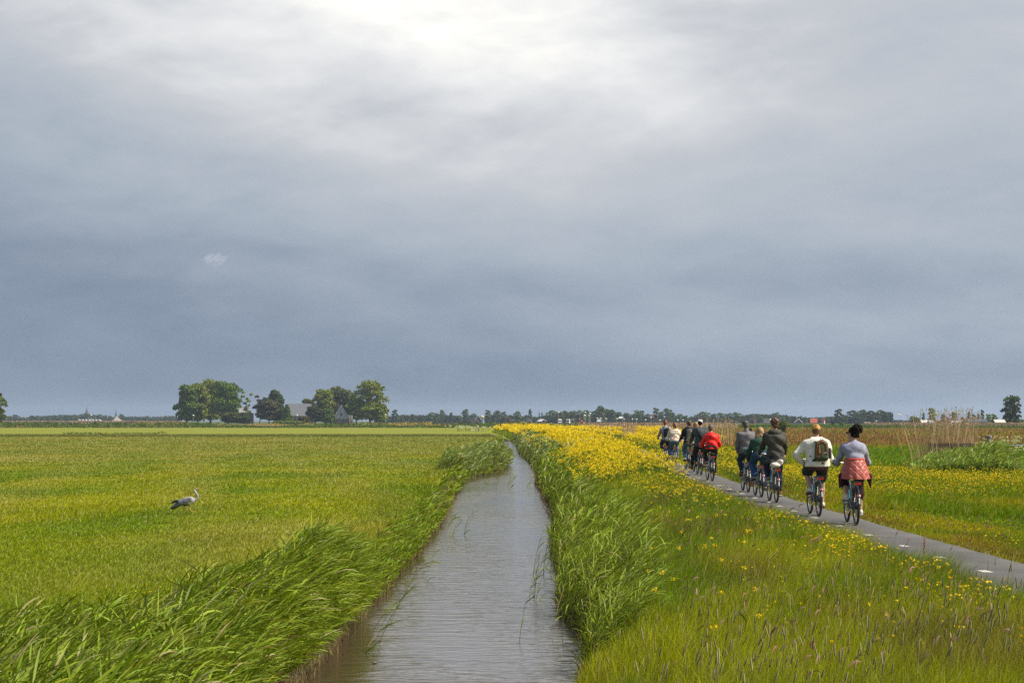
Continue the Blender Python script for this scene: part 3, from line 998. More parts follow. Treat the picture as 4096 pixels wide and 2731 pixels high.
dry_reeds(9000, gx(3560, 640), gx(4300, 640), 600, 690, .8, 1.5, .08, 'long belt of dry reeds before the low sheds on the far right')
dry_reeds(5000, gx(-200, 1150), gx(700, 1150), 1120, 1200, 1.2, 2.0, .08, 'pale reed line below the far left trees')
dry_reeds(4500, gx(2330, 600), gx(2900, 600), 560, 650, .8, 1.5, .08, 'pale grass line in front of the village street lamps')

# leafy mound on the right with broad leaves
n = 2300
y = rng.uniform(78, 85, n); pxm_ = rng.uniform(3640, 4075, n); x = gx(pxm_, y)
hm = np.interp(pxm_, [3640, 3720, 3850, 3960, 4010, 4075], [.35, .75, 1.0, 1.25, .9, .3]) * np.interp(y, [78, 81, 85], [.5, .95, 1])
V, F, C = merge(reeds(x, y, hm * rng.uniform(.7, 1.1, n), .26, .34, 7, np.array([.23, .30, .045]), .04, leafW=.028))
tag(obj_np('leafy_mound', V, F, M_REED, col=C), 'mound of broad leaved green reeds around the fence post on the right', 'reeds', kind='stuff')
n = 9000
y = density_y(n, 88, 150, 1.0); x = rng.uniform(0, 1, n) * (.28 * y - xp(y) - 3) + xp(y) + 3
k = (x > gx(3200, y)) & (fbm(x * .25, y * .15, 99, 3) > .3)
x, y = x[k], y[k]; n = len(x)
V, F, C, _ = ribbons(on_ground(x, y), wind_az(n), .2, .8, rng.uniform(.3, .6, n), .045, 2, vary(np.array([.13, .25, .02]), n, .25))
tag(obj_np('lush_grass', V, F, M_GRASS, col=C), 'lush bright green grass behind the buttercups on the right', 'grass', kind='stuff')

# hedgy ditch vegetation between the far fields on the left
def shrub_belt(n, x0, x1, y0, y1, h, q, col, name, lab, pal=None, sd=101):
    x = rng.uniform(x0, x1, n); y = rng.uniform(y0, y1, n)
    hh = h * sstep(.3, .75, fbm(x * .06, y * .02, sd, 3)) + .15
    z = height(x, y) + rng.uniform(0, 1, n) * hh
    c = vary(np.array(col), n, .35, .15)
    if pal is not None:
        m = fbm(x * .02, y * 0, sd + 5, 3) > .58
        c[m] = vary(np.array(pal), m.sum(), .2, .1)
    V, F, C = tufts(np.stack([x, y, z], 1), .25, 2, q, c, .8, .2)
    tag(obj_np(name, V, F, M_TREE, col=C), lab, 'bushes', kind='stuff')
shrub_belt(9000, gx(-300, 630), gx(1990, 630), 622, 642, 1.5, .45, (.09, .14, .02), 'ditch_shrubs', 'low green shrubs lining the field ditch before the farm', (.35, .27, .02))
shrub_belt(5000, gx(-300, 960), gx(2100, 960), 950, 985, 1.6, .7, (.07, .09, .025), 'field_hedge', 'dark weedy hedge line at the foot of the farm', (.36, .28, .02), 131)
shrub_belt(420, gx(30, 300), gx(480, 300), 335, 342, .45, .22, (.12, .15, .02), 'rush_tussocks', 'dark rush tussocks on the field edge at the far left', None, 141)
shrub_belt(5000, gx(1500, 700), gx(2330, 700), 690, 730, 1.5, .5, (.28, .24, .02), 'far_flowers', 'yellow flower belt in front of the silo farm', (.12, .15, .03), 151)

# ------------------------------------------------------------------ solids
def empty(name, loc, rz=0.0, label=None, cat=None, group=None):
    o = bpy.data.objects.new(name, None)
    COL.objects.link(o)
    o.location = loc
    o.rotation_euler = (0, 0, rz)
    o.empty_display_size = .2
    return tag(o, label, cat, group)


class MB:
    """Collects boxes, tubes, lathes and polygons into one mesh."""
    def __init__(s):
        s.V, s.F, s.n = [], [], 0

    def add(s, V, F):
        V = np.asarray(V, float)
        s.V.append(V)
        s.F += [[i + s.n for i in f] for f in F]
        s.n += len(V)
        return s

    def box(s, c, d, rz=0.0, bev=0.0, taper=1.0):
        x, y, z = (q / 2 for q in d)
        V = []
        for sz in (-1, 1):
            k = taper if sz > 0 else 1.0
            for sx, sy in ((-1, -1), (1, -1), (1, 1), (-1, 1)):
                V.append([sx * x * k, sy * y * k, sz * z])
        V = np.array(V)
        if rz:
            cz, sn = math.cos(rz), math.sin(rz)
            V = np.stack([V[:, 0] * cz - V[:, 1] * sn, V[:, 0] * sn + V[:, 1] * cz, V[:, 2]], 1)
        V = V + np.array(c)
        return s.add(V, [[3, 2, 1, 0], [4, 5, 6, 7], [0, 1, 5, 4], [1, 2, 6, 5], [2, 3, 7, 6], [3, 0, 4, 7]])

    def tube(s, pts, r, n=8, closed=False, cap=True, flat=1.0):
        P = np.array(pts, float)
        m = len(P)
        rr = np.ones(m) * r if np.isscalar(r) else np.array(r, float)
        T = np.empty_like(P)
        for i in range(m):
            a = P[(i + 1) % m] if (closed or i < m - 1) else P[i]
            b = P[(i - 1) % m] if (closed or i > 0) else P[i]
            t_ = a - b
            T[i] = t_ / (np.linalg.norm(t_) + 1e-12)
        ref = np.array([0, 0, 1.0]) if abs(T[0][2]) < .9 else np.array([1.0, 0, 0])
        V = []
        u_ = np.cross(T[0], ref); u_ /= np.linalg.norm(u_)
        for i in range(m):
            u_ = u_ - T[i] * (u_ @ T[i]); u_ /= (np.linalg.norm(u_) + 1e-12)
            w_ = np.cross(T[i], u_)
            for k in range(n):
                an = 2 * math.pi * k / n
                V.append(P[i] + (u_ * math.cos(an) + w_ * math.sin(an) * flat) * rr[i])
        F = []
        for i in range(m if closed else m - 1):
            j = (i + 1) % m
            for k in range(n):
                k2 = (k + 1) % n
                F.append([i * n + k, i * n + k2, j * n + k2, j * n + k])
        if cap and not closed:
            F.append(list(range(n))[::-1]); F.append([(m - 1) * n + k for k in range(n)])
        return s.add(V, F)

    def lathe(s, prof, c=(0, 0, 0), n=16):
        V, F = [], []
        for r, z in prof:
            for k in range(n):
                an = 2 * math.pi * k / n
                V.append([c[0] + r * math.cos(an), c[1] + r * math.sin(an), c[2] + z])
        for i in range(len(prof) - 1):
            for k in range(n):
                k2 = (k + 1) % n
                F.append([i * n + k, i * n + k2, i * n + n + k2, i * n + n + k])
        F.append([(len(prof) - 1) * n + k for k in range(n)])
        return s.add(V, F)

    def poly(s, V, F): return s.add(V, F)

    def build(s, name, m, parent=None, smooth=False):
        me = bpy.data.meshes.new(name)
        V = np.concatenate(s.V)
        me.from_pydata(V.tolist(), [], s.F)
        for q in (m if isinstance(m, (list, tuple)) else [m]):
            me.materials.append(q)
        if smooth:
            me.polygons.foreach_set('use_smooth', np.ones(len(me.polygons), bool))
            try:
                me.set_sharp_from_angle(angle=R(45))
            except Exception:
                pass
        me.update()
        return link(bpy.data.objects.new(name, me), parent)


def copy_tree(o, parent=None):
    kids = list(o.children)
    c = o.copy()
    COL.objects.link(c)
    c.parent = parent
    for ch in kids:
        copy_tree(ch, c)
    return c


M_BARK = mat('bark', (.12, .095, .07), .9, nscale=3, namt=.4)
M_WHITE = mat('white_paint', (.75, .75, .72), .5, nscale=6, namt=.06)
M_DARKWOOD = mat('dark_weathered_boards', (.055, .042, .036), .8, nscale=2, namt=.4)
M_PLANK = mat('brown_plank', (.15, .11, .085), .85, nscale=8, namt=.35)
M_GREYWOOD = mat('grey_weathered_wood', (.22, .20, .18), .85, nscale=8, namt=.35)
M_PALEWOOD = mat('bleached_wood', (.58, .53, .42), .8, nscale=8, namt=.2)
M_BRICK = mat('red_brick', (.22, .085, .055), .9, nscale=5, namt=.3)
M_TILE = mat('dark_roof_tiles', (.11, .05, .038), .8, nscale=3, namt=.3)
M_ORANGE = mat('orange_roof_tiles', (.42, .10, .045), .8, nscale=1, namt=.2)
M_SLATE = mat('grey_roof', (.065, .072, .085), .7, nscale=2, namt=.25)
M_ZINC = mat('pale_metal_roof', (.36, .35, .34), .55, nscale=.7, namt=.12)
M_SOLAR = mat('solar_panels', (.075, .09, .115), .6, nscale=.5, namt=.25)
M_GREYWALL = mat('pale_grey_boards', (.42, .46, .48), .7, nscale=2, namt=.1)
M_GLASS = mat('window_glass', (.03, .04, .05), .1, spec=.8)
M_THATCH = mat('thatch', (.27, .24, .21), .9, nscale=1, namt=.2)
M_STEEL = mat('galvanised_steel', (.42, .44, .46), .4, metal=.7, nscale=10, namt=.15)
M_SILO = mat('pale_silo_steel', (.30, .34, .40), .5, nscale=.6, namt=.15)
M_SILOTOP = mat('silo_dome', (.50, .42, .26), .6)
M_POST = mat('grey_lamp_post', (.34, .35, .33), .6)
M_LAMP = mat('pale_lamp_hood', (.75, .78, .74), .4)
M_REDPAINT = mat('red_paint', (.50, .05, .045), .5)
M_CREAM = mat('cream_plaster', (.55, .52, .45), .8, nscale=1, namt=.12)
M_TYREB = mat('vehicle_tyre', (.03, .03, .03), .8)
M_AMBER = mat('amber_beacon', (.9, .33, .01), .4)
M_BLUEP = mat('blue_board', (.08, .16, .38), .5)


# ------------------------------------------------------------------ trees
def crown_np(w, h, d, nl, nleaf, leaf, col, seed, shape='round', low=.0, gap=.0):
    """Leaf clumps on lobes inside a w x d x h envelope standing on z=low."""
    r_ = np.random.default_rng(seed)
    cs, rs = [], []
    for i in range(nl):
        f = (i + .5) / nl
        th = i * 2.399 + r_.uniform(-.4, .4)
        if shape == 'tall':
            z = f; rad = .72 * (math.sin(math.pi * (0.10 + .84 * f)) ** .7)
        elif shape == 'cone':
            z = f; rad = .75 * (1 - f) + .05
        elif shape == 'fan':
            z = .15 + .85 * f; rad = .35 + .5 * f
        else:
            z = .08 + .84 * f; rad = .66 * math.sqrt(max(0, 1 - (2 * z - 1) ** 2)) + .04
        rr = (r_.uniform(.25, 1.0) ** .6) * rad
        s_ = r_.uniform(.34, .56) * (1.0 if shape != 'fan' else .6)
        if shape == 'cone': s_ = .18 + .3 * (1 - f)
        cs.append([rr * math.cos(th), rr * math.sin(th), z]); rs.append(s_)
    cs, rs = np.array(cs), np.array(rs)
    k = r_.choice(nl, nleaf, p=rs ** 2 / (rs ** 2).sum())
    dv = r_.normal(size=(nleaf, 3)); dv /= np.linalg.norm(dv, axis=1)[:, None]
    dv[:, 2] = np.where(dv[:, 2] < -.3, -dv[:, 2] * .5, dv[:, 2])
    rad = rs[k] * r_.uniform(.45, 1.08, nleaf) ** .55
    lob = np.array([w * .5, d * .5, h * .5 * 1.0])
    P = cs[k] * np.array([w * .5, d * .5, h]) + dv * rad[:, None] * lob * np.array([1, 1, .55])
    P[:, 2] += low
    P = P[P[:, 2] > low * .9]
    n = len(P)
    hue = np.clip(r_.normal(1, .16, nl), .6, 1.45)[k][:n]
    c = np.array(col) * hue[:, None] * r_.uniform(.72, 1.28, (n, 1)) * r_.uniform(.92, 1.08, (n, 3))
    a = r_.normal(size=(n, 3)); a /= np.linalg.norm(a, axis=1)[:, None]
    b = np.cross(a, r_.normal(size=(n, 3))); b /= np.linalg.norm(b, axis=1)[:, None]
    s = (leaf * r_.uniform(.55, 1.25, n))[:, None] * .5
    V = np.stack([P - a * s, P - b * s * .8, P + a * s * .9, P + b * s * .7], 1).reshape(-1, 3)
    return V, np.arange(n * 4).reshape(-1, 4), np.repeat(c, 4, axis=0), cs * np.array([w * .5, d * .5, h]) + np.array([0, 0, low])


def trunk_mb(h, r, tips, seed):
    r_ = np.random.default_rng(seed)
    m = MB()
    top = np.array([r_.normal(0, .02) * h, r_.normal(0, .02) * h, h * .62])
    m.tube([[0, 0, -.3], [0, 0, h * .06], list(top * np.array([.5, .5, .5])), list(top)], [r * 1.5, r, r * .8, r * .4], 7)
    for tp in tips:
        f = r_.uniform(.3, .8)
        st = np.array([top[0] * f, top[1] * f, top[2] * f])
        mid_ = st * .45 + tp * .55 + np.array([0, 0, -.04 * h])
        m.tube([st, mid_, tp], [r * .42, r * .26, r * .08], 5)
    return m


def make_tree(name, px, top, wpx, D, col, label, group, seed, shape='round', base=0.0, nleaf=2600, leaf=None, nl=14, low=.12, basez=None, cat='tree', tr=None):
    w = wpx / FPX * D
    x = gx(px, D)
    z0 = float(height(x, D)) if basez is None else basez
    H = gz(top, D) - z0
    o = empty(name, (x, D, z0), 0, label, cat, group)
    leaf = leaf or max(.35, H * .045)
    V, F, C, tips = crown_np(w, H * (1 - low), w * .85, nl, nleaf, leaf, col, seed, shape, H * low)
    obj_np('crown', V, F, M_TREE, parent=o, col=C)
    trunk_mb(H, tr or H * .022, tips[::2][:7], seed).build('trunk', M_BARK, o)
    return o


G1 = (.13, .20, .012); G2 = (.21, .25, .014); G3 = (.25, .29, .016); G4 = (.085, .12, .028); GBR = (.11, .085, .03); GGR = (.085, .105, .055)
FD = 1080.0
gF = 'trees around the farmstead'
farm = [('broadleaf_tree', 748, 1552, 74, 0, G1, 'leftmost tall dark green tree of the farm grove', 'tall', 5),
        ('broadleaf_tree', 790, 1546, 84, 12, G2, 'second tall loose tree from the left in the farm grove', 'tall', 5),
        ('broadleaf_tree', 842, 1531, 92, 22, G2, 'tallest olive tree in the middle of the left farm grove', 'tall', 6),
        ('broadleaf_tree', 912, 1530, 108, -4, G1, 'big dense green tree left of the pale roofed barn', 'round', 0),
        ('broadleaf_tree', 987, 1566, 50, -14, G3, 'thin airy tree standing in front of the pale roofed barn', 'fan', 0),
        ('broadleaf_tree', 1040, 1584, 46, 20, (.10, .08, .06), 'bare brownish tree behind the round chestnut', 'fan', 0),
        ('broadleaf_tree', 1103, 1567, 58, 24, G4, 'dark feathery tree rising behind the round chestnut', 'tall', 0),
        ('chestnut_tree', 1076, 1599, 104, -12, (.085, .085, .028), 'round chestnut tree with brownish blossom between the barns', 'round', 0),
        ('broadleaf_tree', 1148, 1621, 46, -16, G1, 'small green tree at the left gable of the solar roofed barn', 'cone', 0),
        ('broadleaf_tree', 1234, 1598, 56, 30, (.17, .18, .018), 'bright yellow green tree behind the solar roofed barn', 'round', 0),
        ('broadleaf_tree', 1300, 1557, 82, 16, G2, 'broad olive tree right of the solar roofed barn', 'round', 0),
        ('broadleaf_tree', 1368, 1552, 104, 24, (.12, .14, .018), 'wide yellowish tree behind the white gabled house', 'round', 0),
        ('willow_tree', 1262, 1628, 66, -15, (.075, .085, .02), 'low dark willow in front of the solar roofed barn', 'round', 0),
        ('broadleaf_tree', 1312, 1640, 44, -18, G1, 'dark bushy tree at the left wall of the white gabled house', 'tall', 0),
        ('broadleaf_tree', 1425, 1585, 56, 6, G1, 'dark tree against the right side of the white gabled house', 'round', 0),
        ('broadleaf_tree', 1480, 1532, 100, -8, G2, 'tallest tree at the right end of the farm', 'tall', 0),
        ('broadleaf_tree', 1526, 1616, 48, -10, G3, 'low spreading tree at the far right end of the farm', 'round', 0),
        ('bush', 925, 1650, 72, -22, (.10, .11, .02), 'brownish green bush below the left farm grove', 'round', 0),
        ('bush', 975, 1652, 52, -20, (.08, .11, .04), 'grey green bush in front of the pale roofed barn', 'round', 0),
        ('bush', 1212, 1666, 50, -24, (.14, .11, .02), 'low ochre hedge bush in front of the solar roofed barn', 'round', 0),
        ('bush', 1158, 1684, 120, -26, (.15, .19, .02), 'long bright green low hedge below the chestnut', 'round', 0)]
for i, (nm, px, top, w, dd, c, lab, shp, _) in enumerate(farm):
    fan = shp == 'fan'
    make_tree(nm, px, top, w * (1.32 if shp == 'tall' else 1.15), FD + dd, c, lab, gF if nm != 'bush' else 'bushes around the farmstead', 300 + i, shp,
              nleaf=(1300 if fan else 7500), leaf=(.8 if fan else 1.15), nl=(10 if fan else 26), low=.02 if nm == 'bush' else (.08 if shp != 'fan' else .2), basez=0.35,
              cat='bush' if nm == 'bush' else 'tree')
make_tree('broadleaf_tree', -22, 1566, 100, 720, (.12, .16, .018), 'bright green tree cut by the left edge of the picture', None, 401, 'tall', nleaf=3800, leaf=.8, nl=24)
make_tree('broadleaf_tree', 4050, 1588, 80, 690, (.07, .10, .016), 'tall dark tree standing alone at the right edge', None, 402, 'tall', nleaf=2800, leaf=.7, nl=20, low=.1)
make_tree('bush', 3128, 1684, 50, 330, (.11, .12, .02), 'olive bush on the field behind the curly haired rider', None, 403, 'round', nleaf=1600, leaf=.22, low=.0, cat='bush')
make_tree('round_shrub', 3366, 1687, 20, 640, (.17, .22, .02), 'small bright green shrub below the dark wood on the right', None, 404, 'round', nleaf=500, leaf=.35, low=.05, cat='bush')
make_tree('round_shrub', 3331, 1687, 14, 640, (.10, .13, .02), 'small dull green shrub left of the bright green one', None, 405, 'round', nleaf=400, leaf=.3, low=.05, cat='bush')

# the far tree line: nine crowns shared by many trees
protos = []
pc = {'g': (.095, .135, .028), 'o': (.13, .155, .03), 'd': (.065, .095, .028), 'l': (.18, .24, .03), 'b': (.11, .13, .05), 'r': (.20, .12, .03)}
pk = {}
for ci, (ck, c) in enumerate(pc.items()):
    for si, shp in enumerate(('round', 'tall', 'round')):
        V, F, C, tips = crown_np(1.0, .95, .8, 12 if si < 2 else 16, 1300, .105, c, 500 + ci * 7 + si, shp, .05)
        pk[(ck, si)] = (mesh_np('crown', V, F, M_TREE, col=C), None)
V_ = trunk_mb(1.0, .03, [np.array([.2, 0, .5]), np.array([-.2, .1, .55]), np.array([.05, -.2, .6])], 9)
tr_proto = V_.build('trunk', M_BARK)
trunk_me = tr_proto.data
bpy.data.objects.remove(tr_proto)


def far_tree(px, w, top, D, ck, si, label, group, name='broadleaf_tree'):
    x = gx(px, D); z0 = -.4
    H = gz(top, D) - z0; W = w / FPX * D * 1.12
    o = empty(name, (x, D, z0), 0, label, 'tree', group)
    c = link(bpy.data.objects.new('crown', pk[(ck, si)][0]), o)
    c.scale = (W, W, H * 1.03)
    c.rotation_euler = (0, 0, rng.uniform(0, 6.28))
    if W and abs(W - W) < 1: pass
    t_ = link(bpy.data.objects.new('trunk', trunk_me), o)
    t_.scale = (H * .8, H * .8, H)
    return o


ordn = ['first', 'second', 'third', 'fourth', 'fifth', 'sixth', 'seventh', 'eighth', 'ninth', 'tenth', 'eleventh', 'twelfth', 'thirteenth', 'fourteenth', 'fifteenth',
        'sixteenth', 'seventeenth', 'eighteenth', 'nineteenth', 'twentieth', 'twenty first', 'twenty second', 'twenty third', 'twenty fourth', 'twenty fifth', 'twenty sixth',
        'twenty seventh', 'twenty eighth', 'twenty ninth', 'thirtieth', 'thirty first', 'thirty second', 'thirty third', 'thirty fourth', 'thirty fifth', 'thirty sixth', 'thirty seventh', 'thirty eighth', 'thirty ninth', 'fortieth']
cname = {'g': 'green', 'o': 'olive', 'd': 'dark', 'l': 'light green', 'b': 'grey green', 'r': 'reddish'}
segsT = {
    'far left': (2350, 'in the hazy line left of the farm', [
        (20, 30, 1662, 'b', 0), (38, 34, 1664, 'b', 2), (64, 40, 1659, 'b', 0), (88, 30, 1670, 'b', 0), (108, 24, 1675, 'o', 2), (128, 30, 1662, 'b', 0), (147, 30, 1663, 'b', 2), (168, 26, 1665, 'b', 0),
        (193, 32, 1662, 'b', 2), (214, 20, 1667, 'd', 0), (237, 30, 1662, 'b', 0), (252, 22, 1674, 'd', 2), (268, 18, 1661, 'd', 1), (284, 30, 1661, 'b', 0), (306, 28, 1665, 'b', 2), (343, 42, 1653, 'b', 0),
        (366, 14, 1661, 'd', 1), (380, 26, 1670, 'b', 0), (398, 28, 1658, 'g', 2), (420, 30, 1661, 'b', 0), (440, 26, 1663, 'b', 2), (488, 30, 1657, 'b', 0), (508, 30, 1668, 'b', 2), (530, 34, 1667, 'b', 0),
        (554, 32, 1668, 'b', 2), (584, 28, 1664, 'b', 0), (606, 28, 1671, 'b', 2), (628, 30, 1672, 'b', 0), (660, 30, 1674, 'b', 2), (692, 24, 1665, 'b', 1), (710, 34, 1668, 'b', 0)]),
    'mid left': (1750, 'between the farm and the silo', [
        (1546, 36, 1668, 'd', 2), (1579, 34, 1640, 'd', 0), (1582, 40, 1664, 'b', 2), (1609, 28, 1659, 'b', 0), (1632, 30, 1660, 'b', 2), (1654, 28, 1657, 'b', 0), (1662, 18, 1674, 'o', 1), (1683, 34, 1661, 'd', 2), (1690, 22, 1683, 'l', 0),
        (1720, 34, 1651, 'g', 0), (1745, 34, 1653, 'g', 2), (1768, 30, 1640, 'o', 0), (1786, 22, 1661, 'd', 1), (1804, 22, 1652, 'd', 1), (1836, 28, 1663, 'g', 0), (1862, 38, 1638, 'b', 2), (1890, 30, 1655, 'g', 0), (1906, 20, 1675, 'd', 2)]),
    'middle': (1620, 'between the silo and the trucks', [
        (1952, 34, 1644, 'b', 1), (1975, 26, 1655, 'b', 0), (1990, 38, 1643, 'b', 2), (2014, 34, 1650, 'b', 1), (2036, 18, 1666, 'r', 0), (2034, 30, 1674, 'd', 2), (2068, 34, 1647, 'g', 0), (2103, 20, 1663, 'g', 1), (2120, 21, 1640, 'd', 1),
        (2138, 24, 1667, 'g', 0), (2157, 7, 1651, 'd', 1), (2166, 6, 1652, 'd', 1), (2171, 6, 1654, 'd', 1), (2188, 34, 1660, 'o', 2), (2208, 52, 1644, 'g', 0)]),
    'village': (1500, 'behind the village street lamps', [
        (2240, 34, 1648, 'o', 2), (2262, 42, 1644, 'o', 0), (2292, 30, 1645, 'g', 2), (2318, 44, 1642, 'o', 0), (2342, 36, 1646, 'g', 1), (2366, 44, 1647, 'g', 2), (2386, 34, 1641, 'd', 0), (2401, 46, 1625, 'b', 0), (2420, 52, 1638, 'g', 2),
        (2446, 46, 1641, 'g', 0), (2470, 40, 1650, 'g', 2), (2488, 30, 1662, 'b', 0), (2506, 32, 1652, 'b', 2), (2534, 40, 1655, 'g', 0), (2556, 52, 1643, 'g', 2), (2592, 34, 1657, 'g', 0), (2624, 36, 1636, 'b', 1), (2645, 30, 1648, 'g', 2),
        (2672, 42, 1636, 'g', 0), (2690, 30, 1650, 'd', 2), (2713, 38, 1657, 'g', 0), (2740, 30, 1663, 'g', 2), (2762, 26, 1666, 'b', 0), (2790, 34, 1660, 'g', 2)]),
    'right': (1560, 'between the white cap and the dark wood', [
        (2815, 56, 1649, 'g', 0), (2855, 40, 1656, 'b', 2), (2886, 46, 1653, 'g', 0), (2918, 34, 1654, 'g', 2), (2948, 42, 1651, 'g', 0), (2972, 26, 1664, 'd', 2), (2991, 34, 1660, 'd', 0), (3016, 30, 1663, 'g', 2), (3042, 34, 1664, 'g', 0),
        (3058, 26, 1672, 'l', 2), (3076, 30, 1670, 'b', 0), (3104, 42, 1653, 'b', 1), (3130, 26, 1667, 'l', 0), (3146, 36, 1665, 'g', 2), (3160, 30, 1672, 'o', 0), (3176, 30, 1665, 'd', 2), (3200, 32, 1665, 'd', 0), (3220, 26, 1668, 'd', 2),
        (3226, 14, 1680, 'l', 0), (3240, 26, 1671, 'g', 0), (3284, 22, 1674, 'g', 2), (3306, 30, 1670, 'b', 0), (3330, 30, 1666, 'b', 2)]),
    'wood': (1420, 'of the dark wood', [
        (3354, 46, 1638, 'd', 0), (3378, 30, 1660, 'd', 2), (3408, 56, 1643, 'd', 0), (3428, 40, 1654, 'd', 2), (3450, 42, 1641, 'g', 0), (3470, 40, 1647, 'd', 2), (3486, 44, 1644, 'd', 0), (3505, 40, 1650, 'd', 2), (3526, 58, 1642, 'd', 0), (3545, 30, 1656, 'd', 2)]),
    'far right': (760, 'from the left around the low sheds', [
        (3655, 42, 1665, 'l', 0), (3668, 30, 1670, 'b', 2), (3694, 16, 1657, 'g', 1), (3728, 38, 1638, 'l', 1), (3776, 28, 1658, 'b', 0), (3813, 28, 1650, 'g', 0), (3850, 22, 1668, 'b', 2), (3875, 20, 1653, 'g', 1), (3897, 26, 1657, 'l', 0), (3914, 18, 1660, 'g', 1),
        (3929, 20, 1644, 'b', 1), (3954, 30, 1657, 'l', 2), (3978, 32, 1656, 'l', 0), (4030, 30, 1672, 'g', 2), (4085, 30, 1676, 'l', 0)]),
}
for sk, (D, where, lst) in segsT.items():
    for i, (px, w, top, ck, si) in enumerate(lst):
        siz = 'low' if top > 1668 else ('tall' if top < 1647 else 'rounded')
        if si == 1: siz = 'slender'
        far_tree(px, w, top, D + (i % 3) * 26 + rng.uniform(-8, 8), ck, si, f'{ordn[i]} tree {where}, {siz} and {cname[ck]}', 'trees of the far tree line ' + sk)
# low far undergrowth masses behind the tree line
def far_mass(n, p0, p1, D, tz, q, col, lab):
    x = gx(rng.uniform(p0, p1, n), D); y = D + rng.uniform(-12, 12, n)
    z = -.4 + rng.uniform(0, 1, n) * tz * (.6 + .7 * vnoise(x * .05, x * 0, 7))
    V, F, C = tufts(np.stack([x, y, z], 1), 1.2, 2, q, vary(np.array(col), n, .3, .1), .8, .2)
    tag(obj_np('undergrowth', V, F, M_TREE, col=C), lab, 'bushes', kind='stuff')
far_mass(9000, -300, 720, 2450, 7.5, 2.6, (.06, .08, .035), 'hazy undergrowth below the far trees on the left')
far_mass(9000, 1500, 2230, 1850, 6.0, 1.9, (.05, .07, .025), 'dark undergrowth below the far trees in the middle')
far_mass(12000, 2190, 3340, 1640, 6.0, 1.8, (.05, .065, .02), 'dark undergrowth and hedges behind the village lamps')
far_mass(4500, 3335, 3560, 1470, 6.5, 1.8, (.04, .055, .018), 'dark floor of the wood behind the last two riders')
far_mass(2600, 3560, 4300, 1500, 1.8, 1.6, (.06, .07, .04), 'low distant bushes at the right horizon')


# ------------------------------------------------------------------ buildings
def gable(name, px, D, w, dep, wallh, roofh, rz, wm, rm, label, gm=None, base=None, win=(), chim=None, over=.35, cat='house', trim=None):
    z0 = -.4 if base is None else base
    o = empty(name, (gx(px, D), D, z0), rz, label, cat)
    hw, hd = w / 2, dep / 2
    m = MB()      # gables face -Y and +Y, ridge along Y
    m.poly([[-hw, -hd, 0], [hw, -hd, 0], [hw, -hd, wallh], [0, -hd, wallh + roofh], [-hw, -hd, wallh],
            [-hw, hd, 0], [hw, hd, 0], [hw, hd, wallh], [0, hd, wallh + roofh], [-hw, hd, wallh]],
           [[0, 1, 2, 3, 4], [9, 8, 7, 6, 5], [1, 6, 7, 2], [5, 0, 4, 9]])
    m.build('wall', wm, o)
    if gm is not None:
        g = MB(); g.poly([[-hw - .02, -hd - .06, wallh], [hw + .02, -hd - .06, wallh], [0, -hd - .06, wallh + roofh + .01], [-hw, -hd - .005, wallh], [hw, -hd - .005, wallh], [0, -hd - .005, wallh + roofh]], [[0, 1, 2], [5, 4, 3], [0, 3, 4, 1], [1, 4, 5, 2], [2, 5, 3, 0]])
        g.build('gable_cladding', gm, o)
    r = MB()
    k = roofh / hw
    ex, dz_ = over, over * k
    for s in (-1, 1):
        r.poly([[s * (hw + ex), -hd - over, wallh - dz_ + .04], [0, -hd - over, wallh + roofh + .06], [0, hd + over, wallh + roofh + .06], [s * (hw + ex), hd + over, wallh - dz_ + .04],
                [s * (hw + ex), -hd - over, wallh - dz_ + .24], [0, -hd - over, wallh + roofh + .30], [0, hd + over, wallh + roofh + .30], [s * (hw + ex), hd + over, wallh - dz_ + .24]],
               [[0, 1, 2, 3], [7, 6, 5, 4], [0, 4, 5, 1], [3, 2, 6, 7], [0, 3, 7, 4]] if s > 0 else [[3, 2, 1, 0], [4, 5, 6, 7], [1, 5, 4, 0], [7, 6, 2, 3], [4, 7, 3, 0]])
    rf = r.build('roof', rm, o)
    if trim is not None:
        tt = MB()
        for s in (-1, 1):
            tt.tube([[s * (hw + ex), -hd - over - .08, wallh - dz_ + .14], [0, -hd - over - .08, wallh + roofh + .20]], .16, 4)
        tt.build('bargeboard', trim, rf)
    if chim:
        MB().box((chim[0], chim[1], wallh + roofh + .2), (.9, .9, 1.6)).build('chimney', M_BRICK, rf)
    for (face, a, z, ww, hh) in win:
        if face == 'f':
            fr = MB().box((a, -hd - .10, z), (ww + .3, .12, hh + .3)).build('window', M_WHITE, o)
            MB().box((a, -hd - .17, z), (ww, .04, hh)).build('pane', M_GLASS, fr)
        else:
            fr = MB().box((hw * (1 if face == 'r' else -1), a, z), (.14, ww + .3, hh + .3)).build('window', M_WHITE, o)
            MB().box(((hw + .06) * (1 if face == 'r' else -1), a, z), (.06, ww, hh)).build('pane', M_GLASS, fr)
    return o


pxm = FPX / FD
# white gabled wooden house on brick
gable('gabled_house', 1357, FD, 8.4, 13, 2.7, 7.0, R(14), M_BRICK, M_TILE, 'grey white gabled house on red brick at the farm', gm=M_GREYWALL, base=.3, trim=M_WHITE,
      win=[('f', -2.4, 1.6, 1.3, 1.9), ('f', 0, 1.6, 1.3, 1.9), ('f', 2.4, 1.6, 1.3, 1.9), ('f', 0, 5.0, 1.2, 1.9)], chim=(0.2, 5.2), over=.3)
MB().box((gx(1398, FD + 4), FD + 4, 2.6), (3.4, 6, 4.6)).build('x', M_CREAM)
bx_ = bpy.data.objects['x']; bx_.name = 'outbuilding'; tag(bx_, 'pale upright outbuilding half hidden beside the gabled house', 'shed')
